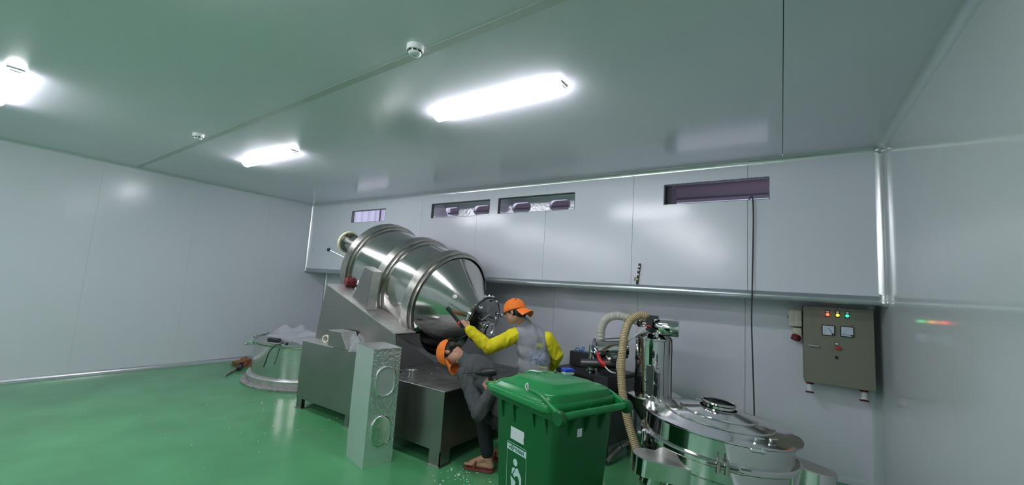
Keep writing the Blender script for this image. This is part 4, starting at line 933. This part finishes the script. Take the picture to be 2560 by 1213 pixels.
# ------------------------------------------------------------------ people
def capsule(bm, p0, r0, p1, r1, n=14, k=4):
    p0 = V(p0); p1 = V(p1); d = p1-p0; L = max(1e-5, d.length); prof = []
    for i in range(k+1):
        a = PI/2*i/k; prof.append((r0*math.sin(a), -r0*math.cos(a)))
    for i in range(k+1):
        a = PI/2*i/k; prof.append((r1*math.cos(a), L+r1*math.sin(a)))
    prof[0] = (0, prof[0][1]); prof[-1] = (0, prof[-1][1])
    return lathe(bm, prof, frame(p0, d), n)
def ell(bm, mtx, sx, sy, sz, n=20):
    ret = bmesh.ops.create_uvsphere(bm, u_segments=n, v_segments=n//2+2, radius=1)
    for v in ret['verts']: v.co = mtx @ V((v.co.x*sx, v.co.y*sy, v.co.z*sz))
    return bm
def fuse(name, bm, vox, m, parent, smooth_it=6, wr=0.0, wscale=18, label=None, seed=0.0, fac=0.5):
    """one continuous surface: voxel remesh of the overlapping volumes, smoothed"""
    bmesh.ops.recalc_face_normals(bm, faces=bm.faces[:])
    me = bpy.data.meshes.new(name); bm.to_mesh(me); bm.free()
    t = bpy.data.objects.new(name, me); COL.objects.link(t)
    r = t.modifiers.new('r', 'REMESH'); r.mode = 'VOXEL'; r.voxel_size = vox
    s = t.modifiers.new('s', 'SMOOTH'); s.factor = fac; s.iterations = smooth_it
    dg = bpy.context.evaluated_depsgraph_get(); dg.update()
    m2 = bpy.data.meshes.new_from_object(t.evaluated_get(dg)); bpy.data.objects.remove(t); bpy.data.meshes.remove(me)
    m2.name = name
    if wr:
        cs = [(v.co.copy(), v.normal.copy()) for v in m2.vertices]
        for v, (c, n_) in zip(m2.vertices, cs):
            q = V((c.x*wscale, c.y*wscale, c.z*wscale*0.55))+V((seed, 0, 0))
            f = 1-2*abs(noise.noise(q)); g = noise.noise(q*2.3)
            v.co = c+n_*(wr*(f*0.9+g*0.35))
    m2.materials.clear()
    return obj(name, m2, m, parent, smooth=180, label=label)
def head_frame(c, face, crown):
    f = V(face).normalized(); z = V(crown); z = (z-f*z.dot(f)).normalized(); x = z.cross(f)*-1  # x: person's left? (f=+Y, z=+Z -> x=+X right)
    x = f.cross(z)
    return Matrix(((x.x, f.x, z.x, c[0]), (x.y, f.y, z.y, c[1]), (x.z, f.z, z.z, c[2]), (0, 0, 0, 1)))
def add_head(bm, HF):
    ell(bm, HF @ Matrix.Translation((0, -0.012, 0.025)), 0.076, 0.095, 0.088, 24)
    ell(bm, HF @ Matrix.Translation((0, 0.025, -0.03)), 0.062, 0.066, 0.085, 24)
    capsule(bm, HF @ V((0, 0.062, -0.085)), 0.024, HF @ V((0, 0.045, -0.078)), 0.038)
    capsule(bm, HF @ V((0, 0.085, 0.012)), 0.009, HF @ V((0, 0.106, -0.024)), 0.012, 10)     # nose
    for s in (-1, 1):
        capsule(bm, HF @ V((s*0.008, 0.095, -0.028)), 0.007, HF @ V((s*0.012, 0.09, -0.03)), 0.008, 8)
        capsule(bm, HF @ V((s*0.045, 0.072, 0.022)), 0.008, HF @ V((s*0.012, 0.088, 0.022)), 0.008, 8)   # brow
        ell(bm, HF @ Matrix.Translation((s*0.078, -0.008, -0.012)) @ Matrix.Rotation(s*0.35, 4, 'Z'), 0.009, 0.020, 0.034, 12)
    capsule(bm, HF @ V((-0.022, 0.083, -0.056)), 0.008, HF @ V((0.022, 0.083, -0.056)), 0.008, 8)
def face_bits(HF, par):
    for s in (-1, 1):
        e = B(); ell(e, HF @ Matrix.Translation((s*0.031, 0.078, 0.003)), 0.013, 0.009, 0.009, 12); eo = obj('eye', e, 'eye', par, smooth=180)
        e = B(); ell(e, HF @ Matrix.Translation((s*0.031, 0.0855, 0.003)), 0.005, 0.003, 0.005, 10); obj('iris', e, 'hair', eo, smooth=180)
        e = B(); capsule(e, HF @ V((s*0.046, 0.080, 0.022)), 0.003, HF @ V((s*0.016, 0.092, 0.026)), 0.004, 8); obj('eyebrow', e, 'hair', par, smooth=180)
    e = B(); ell(e, HF @ Matrix.Translation((0, 0.0895, -0.052)), 0.021, 0.006, 0.005, 12); ell(e, HF @ Matrix.Translation((0, 0.0885, -0.060)), 0.018, 0.006, 0.006, 12); obj('mouth', e, 'lips', par, smooth=180)
def add_cap(HF, par, back=True, k=1.0):
    """baseball cap; back=True: worn reversed, bill over the nape"""
    s = -1 if back else 1
    bm = B(); n = 36; rings = []
    for j in range(10):
        a = PI/2*j/9.5; ring = []
        for i in range(n):
            t = 2*PI*i/n; rx, ry, rz = 0.094*k, 0.116*k, 0.112*k
            low = 0.0
            ring.append(V((rx*math.cos(t)*math.cos(a)**0.85, -0.008+ry*math.sin(t)*math.cos(a)**0.85, 0.022+rz*math.sin(a)**0.9)))
        rings.append(ring)
    base = [V((p.x*1.01, p.y*1.01, p.z-0.018)) for p in rings[0]]
    loft(bm, [base]+rings, False, True, mtx=HF); bmesh.ops.recalc_face_normals(bm, faces=bm.faces[:])
    cp_ = obj('cap', bm, 'orange', par, smooth=60, label='orange baseball cap')
    cp_.modifiers.new('thick', 'SOLIDIFY').thickness = 0.003
    bl = B(); g = {}
    for i in range(13):
        t = (-1.05+2.1*i/12)
        for j in range(5):
            q = j/4; ex = q*0.075*k*(math.cos(t*0.9))**0.6
            x = math.sin(t)*(0.093*k+ex*0.25); y = s*(math.cos(t)*0.112*k+ex)-0.008
            z = 0.008-0.055*q-0.022*(math.sin(t)**2)*(1+q)
            for side, dz in ((0, 0), (1, 0.004)): g[i, j, side] = bl.verts.new(HF @ V((x, y, z+dz)))
    for side in (0, 1):
        for i in range(12):
            for j in range(4): bl.faces.new((g[i, j, side], g[i+1, j, side], g[i+1, j+1, side], g[i, j+1, side]))
    for i in range(12): bl.faces.new((g[i, 4, 0], g[i+1, 4, 0], g[i+1, 4, 1], g[i, 4, 1]))
    for j in range(4):
        for i in (0, 12): bl.faces.new((g[i, j, 0], g[i, j+1, 0], g[i, j+1, 1], g[i, j, 1]))
    bmesh.ops.recalc_face_normals(bl, faces=bl.faces[:])
    obj('bill', bl, 'orange', cp_, smooth=50)
    bt_ = B(); sphere(bt_, HF @ V((0, -0.008, 0.136*k)), 0.008, 10); obj('button', bt_, 'orange', cp_)
    for x, y in ((0.06, 0.06), (-0.06, 0.06), (0.06, -0.06), (-0.06, -0.06)):
        q = V((x*k, (y-0.008)*k, 0.022+0.082*k)); qq = HF @ q; d = (HF.to_3x3() @ V((x, y, 0.06))).normalized()
        obj('eyelet', lathe(B(), [(0, 0.003), (0.005, 0.003), (0.007, 0)], frame(qq, d), 10), 'rubber', cp_)
    sb = B(); pts = [HF @ V((0.096*k*math.cos(t), -0.008+0.118*k*math.sin(t), 0.01)) for t in [(-0.55+(1.1)*i/10)+(PI/2 if back else -PI/2) for i in range(11)]]
    sweep(sb, pts, 0.009, 6, smooth=False); obj('strap', sb, 'rubber', cp_)
    return cp_
def add_hand(bm, wrist, palm_dir, palm_n, thumb_side, curl=0.8, sc=1.0, curls=None):
    """palm_dir wrist->knuckles, palm_n = direction the palm faces, thumb_side = +-1 along cross(palm_n, palm_dir)"""
    w0 = V(wrist); d = V(palm_dir).normalized(); n = V(palm_n); n = (n-d*n.dot(d)).normalized(); s = n.cross(d)*thumb_side
    for k in range(4):
        o_ = s*(0.030-0.020*k)*sc
        capsule(bm, w0+o_*0.45, 0.016*sc, w0+d*0.082*sc+o_, 0.0125*sc, 10, 3)
    lens = (0.074, 0.082, 0.077, 0.060); rad = (0.0088, 0.009, 0.0086, 0.0078)
    for k in range(4):
        base = w0+d*(0.086-abs(k-1)*0.004)*sc+s*(0.031-0.0205*k)*sc; dirv = d.copy(); p = base; c = (curls[k] if curls else curl)
        for j, fr in enumerate((0.45, 0.32, 0.23)):
            a = c*(0.75 if j == 0 else 1.0)*(1.0 if j < 2 else 0.8)
            dirv = (dirv*math.cos(a)+(n-dirv*n.dot(dirv)).normalized()*math.sin(a)).normalized() if abs(n.dot(dirv)) < 0.999 else dirv
            if j > 0 and c > 1.0 and dirv.dot(d) < -0.2: pass
            q = p+dirv*lens[k]*fr*sc; capsule(bm, p, rad[k]*sc*(1-0.06*j), q, rad[k]*sc*(0.94-0.06*j), 8, 2); p = q
    p = w0+d*0.020*sc+s*0.026*sc+n*0.006; td = (d*0.62+s*0.62+n*0.5).normalized()
    for j, L in enumerate((0.042, 0.032, 0.026)):
        q = p+td*L*sc; capsule(bm, p, (0.0145-0.002*j)*sc, q, (0.0125-0.002*j)*sc, 8, 2); p = q
        td = (td+n*0.45*curl-s*0.35*curl+d*0.1).normalized()

def person(loc, J, label, HF, hands, sleeve='yellow', shirt='grey', cap_back=True, capk=1.0, seed=0.0, visible_print=False):
    P = thing('person', label, 'person', loc)
    g = {k: V(v) for k, v in J.items()}
    b = B()
    add_head(b, HF)
    capsule(b, g['neck'], 0.054, HF @ V((0, -0.02, -0.05)), 0.052)
    capsule(b, g['neck'], 0.06, g['chest'], 0.10)
    capsule(b, g['chest'], 0.10, g['belly'], 0.095); capsule(b, g['belly'], 0.095, g['pelvis'], 0.10)
    for s in 'LR':
        capsule(b, g['chest'].lerp(g['sh'+s], 0.3), 0.07, g['sh'+s], 0.045)
        capsule(b, g['sh'+s], 0.045, g['el'+s], 0.036); capsule(b, g['el'+s], 0.037, g['wr'+s], 0.026)
        capsule(b, g['hip'+s], 0.075, g['kn'+s], 0.052); capsule(b, g['kn'+s], 0.05, g['an'+s], 0.034)
        toe = g['toe'+s]; an = g['an'+s]; fd = (toe-an); fd.z = 0; fd.normalize(); base = V((an.x, an.y, max(0.035, toe.z)))
        heel = V((an.x, an.y, toe.z+0.006))-fd*0.035
        capsule(b, an, 0.034, heel, 0.030); capsule(b, heel, 0.028, toe-fd*0.05, 0.028); capsule(b, an, 0.032, toe-fd*0.05, 0.03)
        side = V((-fd.y, fd.x, 0))
        for q in range(5): capsule(b, toe-fd*0.06+side*(0.028-0.014*q), 0.014, toe+fd*(0.0-0.008*q)*(1 if s == 'R' else 1)+side*(0.030-0.015*q), 0.010 if q else 0.013, 8, 2)
        h = hands[s]; add_hand(b, g['wr'+s], *h)
    body = fuse('body', b, 0.0055, 'skin', P, 3)
    face_bits(HF, body)
    hb_ = B(); ell(hb_, HF @ Matrix.Translation((0, -0.022, 0.018)), 0.081, 0.095, 0.088, 24); capsule(hb_, HF @ V((0.045, -0.065, -0.04)), 0.035, HF @ V((-0.045, -0.065, -0.04)), 0.035)
    for s in (-1, 1): capsule(hb_, HF @ V((s*0.072, 0.012, 0.02)), 0.012, HF @ V((s*0.072, 0.014, -0.01)), 0.007, 8)
    fuse('hair', hb_, 0.006, 'hair', body, 3, 0.001, 60)
    add_cap(HF, P, cap_back, capk)
    # shirt (grey body), sleeves
    v = B(); X = (g['shR']-g['shL']).normalized()
    up_ = (g['neck']-g['pelvis']).normalized(); fr_ = up_.cross(X)
    def tor(c, hw, hd, hh): ell(v, Matrix(((X.x, fr_.x, up_.x, c.x), (X.y, fr_.y, up_.y, c.y), (X.z, fr_.z, up_.z, c.z), (0, 0, 0, 1))), hw, hd, hh, 26)
    tor(g['chest']+up_*0.02, 0.175, 0.125, 0.19); tor(g['chest'].lerp(g['belly'], 0.55), 0.165, 0.122, 0.2); tor(g['belly'].lerp(g['pelvis'], 0.35), 0.165, 0.125, 0.18); tor(g['pelvis']-up_*0.02, 0.172, 0.128, 0.16)
    capsule(v, g['neck']-up_*0.01, 0.070, g['chest'], 0.11)
    for s in 'LR': capsule(v, g['chest'].lerp(g['neck'], 0.5), 0.085, g['sh'+s].lerp(g['chest'], 0.12), 0.062)
    sh = fuse('shirt', v, 0.009, shirt, P, 3, 0.010, 11, seed=seed)
    for s in 'LR':
        a = B(); w_ = g['wr'+s]; e = g['el'+s]
        d1 = (g['sh'+s]-g['chest']).normalized()
        capsule(a, g['sh'+s]-d1*0.01, 0.072, e, 0.064); capsule(a, e, 0.064, e.lerp(w_, 0.93), 0.047)
        fuse('sleeve', a, 0.007, sleeve, P, 2, 0.010, 17, label='yellow long sleeve' if sleeve == 'yellow' else None, seed=seed+3)
        a = B(); capsule(a, g['pelvis'].lerp(g['hip'+s], 0.7), 0.115, g['hip'+s], 0.10); capsule(a, g['hip'+s], 0.10, g['kn'+s], 0.072); capsule(a, g['kn'+s], 0.072, g['kn'+s].lerp(g['an'+s], 0.9), 0.056)
        if s == 'L': A_ = a
        else:
            me_ = bpy.data.meshes.new('tmp'); a.to_mesh(me_); A_.from_mesh(me_); a.free(); bpy.data.meshes.remove(me_)
            fuse('trousers', A_, 0.009, 'trousers', P, 4, 0.004, 15, seed=seed+7)
        sd = B(); toe = g['toe'+s]; an = g['an'+s]; fd = (toe-an); fd.z = 0; fd.normalize(); side = V((-fd.y, fd.x, 0)); c = (V((an.x, an.y, 0))-fd*0.05).lerp(V((toe.x, toe.y, 0))+fd*0.012, 0.5)
        z0 = toe.z-0.026; L_ = ((V((toe.x, toe.y, 0))-V((an.x, an.y, 0))).length+0.09)/2
        loft(sd, [[c+fd*(a_)+side*b_+V((0, 0, z)) for a_, b_ in rrect(L_, 0.045, 0.04)] for z in (z0-0.014, z0)])
        sweep(sd, [c+fd*0.03+side*0.045+V((0, 0, z0)), c+fd*0.02+side*0.03+V((0, 0, z0+0.055)), c+fd*0.02-side*0.03+V((0, 0, z0+0.055)), c+fd*0.03-side*0.045+V((0, 0, z0))], 0.008, 6)
        bmesh.ops.recalc_face_normals(sd, faces=sd.faces[:]); obj('sandal', sd, 'shoe', P)
    return P, sh, g, X, up_, fr_

# worker 1: standing, back to the camera, reaching to the drum
HF1 = head_frame((-2.243, 3.492, 1.358), (-0.90, -0.12, -0.34), (-0.30, 0.12, 0.95))
J1 = dict(neck=(-2.175, 3.57, 1.245), chest=(-2.09, 3.62, 1.06), belly=(-2.06, 3.63, 0.86), pelvis=(-2.05, 3.64, 0.70),
          shL=(-2.235, 3.515, 1.135), shR=(-1.96, 3.70, 1.11), elL=(-2.44, 3.37, 0.99), wrL=(-2.625, 3.255, 1.158), elR=(-1.895, 3.78, 0.955), wrR=(-2.02, 3.93, 0.80),
          hipL=(-2.13, 3.60, 0.66), hipR=(-1.97, 3.70, 0.66), knL=(-2.20, 3.70, 0.36), knR=(-1.95, 3.80, 0.36), anL=(-2.20, 3.62, 0.08), anR=(-1.92, 3.72, 0.08),
          toeL=(-2.28, 3.78, 0.045), toeR=(-1.99, 3.89, 0.045))
P1, sh1, g1, X1, U1, F1 = person((-2.06, 3.68, 0), J1, 'person in orange cap, grey shirt and yellow sleeves standing and reaching to the mixer', HF1,
    {'L': ((-0.42, -0.20, 0.35), (-0.45, 0.75, -0.35), 1, 1.15), 'R': ((-0.6, 0.5, -0.2), (-0.5, -0.5, 0), 1, 0.6)}, seed=1.0)
# print on the back of the shirt (follows the cloth)
from mathutils.bvhtree import BVHTree
bv = BVHTree.FromPolygons([v.co for v in sh1.data.vertices], [p.vertices for p in sh1.data.polygons])
inv = (world(sh1)).inverted()
def patch(cx, cz, hw, hh, m, name, n=8, lab=None):
    """lays a print patch on the back of the shirt; cx along the shoulders, cz along the spine"""
    bm = B(); vs = {}; back = V((0.52, -0.85, 0.0))
    ox = g1['chest']+X1*cx+U1*cz
    for i in range(n+1):
        for j in range(n+1):
            p = ox+X1*hw*(2*i/n-1)+U1*hh*(2*j/n-1)+back*0.5; hit = bv.ray_cast(inv @ p, (inv.to_3x3() @ -back).normalized(), 1.5)
            if hit[0] is None: vs[i, j] = None; continue
            vs[i, j] = bm.verts.new(sh1_w @ hit[0]+back*0.0035)
    for i in range(n):
        for j in range(n):
            q = [vs[i, j], vs[i+1, j], vs[i+1, j+1], vs[i, j+1]]
            if all(q) and (name != 'back_print' or noise.noise(V((i*0.9, j*0.9, 4))) > -0.15): bm.faces.new(q)
    return obj(name, bm, m, sh1, smooth=180, label=lab)
sh1_w = world(sh1)
patch(0.03, -0.13, 0.075, 0.06, 'print', 'back_print', 12, 'faded blue print')
patch(0.07, 0.00, 0.035, 0.022, 'printy', 'print_patch', 6, 'faded yellow print')
patch(0.06, -0.215, 0.045, 0.011, 'printy', 'print_patch', 4, 'faded yellow print')
fl_ = thing('flashlight', 'black flashlight with a red button held in the standing worker\'s left hand', 'flashlight', (-2.69, 3.20, 1.21))
bm = B(); tube(bm, (-2.655, 3.215, 1.165), (-2.805, 3.115, 1.355), 0.0165, 0.0175, n=20); tube(bm, (-2.78, 3.132, 1.325), (-2.808, 3.113, 1.358), 0.021, n=20); obj('barrel', bm, 'black', fl_)
obj('switch', bbox(-0.011, 0.011, -0.02, 0.02, 0, 0.01, 0.004, 2, mtx=frame((-2.69, 3.175, 1.21), (0.45, -0.8, 0.1))), 'red', fl_, label='red switch')
# worker 2: squatting beside the platform, bent over the work
HF2 = head_frame((-2.575, 2.955, 0.955), (0.10, -0.16, -0.98), (-0.98, -0.12, 0.02))
J2 = dict(neck=(-2.47, 3.005, 0.91), chest=(-2.28, 3.08, 0.80), belly=(-2.10, 3.12, 0.62), pelvis=(-1.93, 3.17, 0.44),
          shL=(-2.37, 2.93, 0.81), shR=(-2.36, 3.24, 0.81), elL=(-2.14, 2.88, 0.53), wrL=(-2.07, 2.93, 0.71), elR=(-2.28, 3.34, 0.62), wrR=(-2.36, 3.27, 0.74),
          hipL=(-1.93, 3.08, 0.42), hipR=(-1.93, 3.26, 0.42), knL=(-2.24, 3.05, 0.52), knR=(-2.24, 3.33, 0.56), anL=(-2.15, 3.06, 0.12), anR=(-2.14, 3.33, 0.12),
          toeL=(-2.33, 3.00, 0.045), toeR=(-2.32, 3.30, 0.045))
person((-2.05, 3.15, 0), J2, 'person in orange cap, dark grey shirt and dark trousers squatting beside the steel platform', HF2,
    {'L': ((-0.55, -0.05, 0.7), (-0.3, 0.9, -0.1), 1, 1.05), 'R': ((-0.9, -0.25, 0.1), (0.1, -0.9, -0.2), 1, 0.7)}, sleeve='charcoal', shirt='charcoal', cap_back=False, capk=1.05, seed=5.0)
dr = thing('cordless_drill', 'black cordless drill with a dark red battery in the squatting worker\'s hand', 'drill', (-2.10, 2.93, 0.8))
dd = V((-0.85, -0.53, -0.10)).normalized(); dc = V((-2.115, 2.92, 0.862))
DM = frame(dc, dd)
obj('motor_housing', lathe(B(), [(0, -0.085), (0.024, -0.083), (0.033, -0.06), (0.034, 0.03), (0.027, 0.055), (0, 0.06)], DM, 20), 'black', dr)
obj('chuck', lathe(B(), [(0.018, 0.055), (0.023, 0.062), (0.021, 0.09), (0.010, 0.105), (0, 0.108)], DM, 16), 'rubber', dr)
obj('drill_bit', tube(B(), dc+dd*0.10, dc+dd*0.215, 0.0045, n=8), 'rubber', dr)
bm = B(); capsule(bm, dc-dd*0.02, 0.020, dc-dd*0.045+V((0, 0, -0.115)), 0.018); obj('grip', bm, 'black', dr)
obj('battery', bbox(-0.045, 0.045, -0.032, 0.032, -0.02, 0.02, 0.006, 2, mtx=Matrix.Translation(dc-dd*0.045+V((0, 0, -0.135)))), 'darkred', dr)
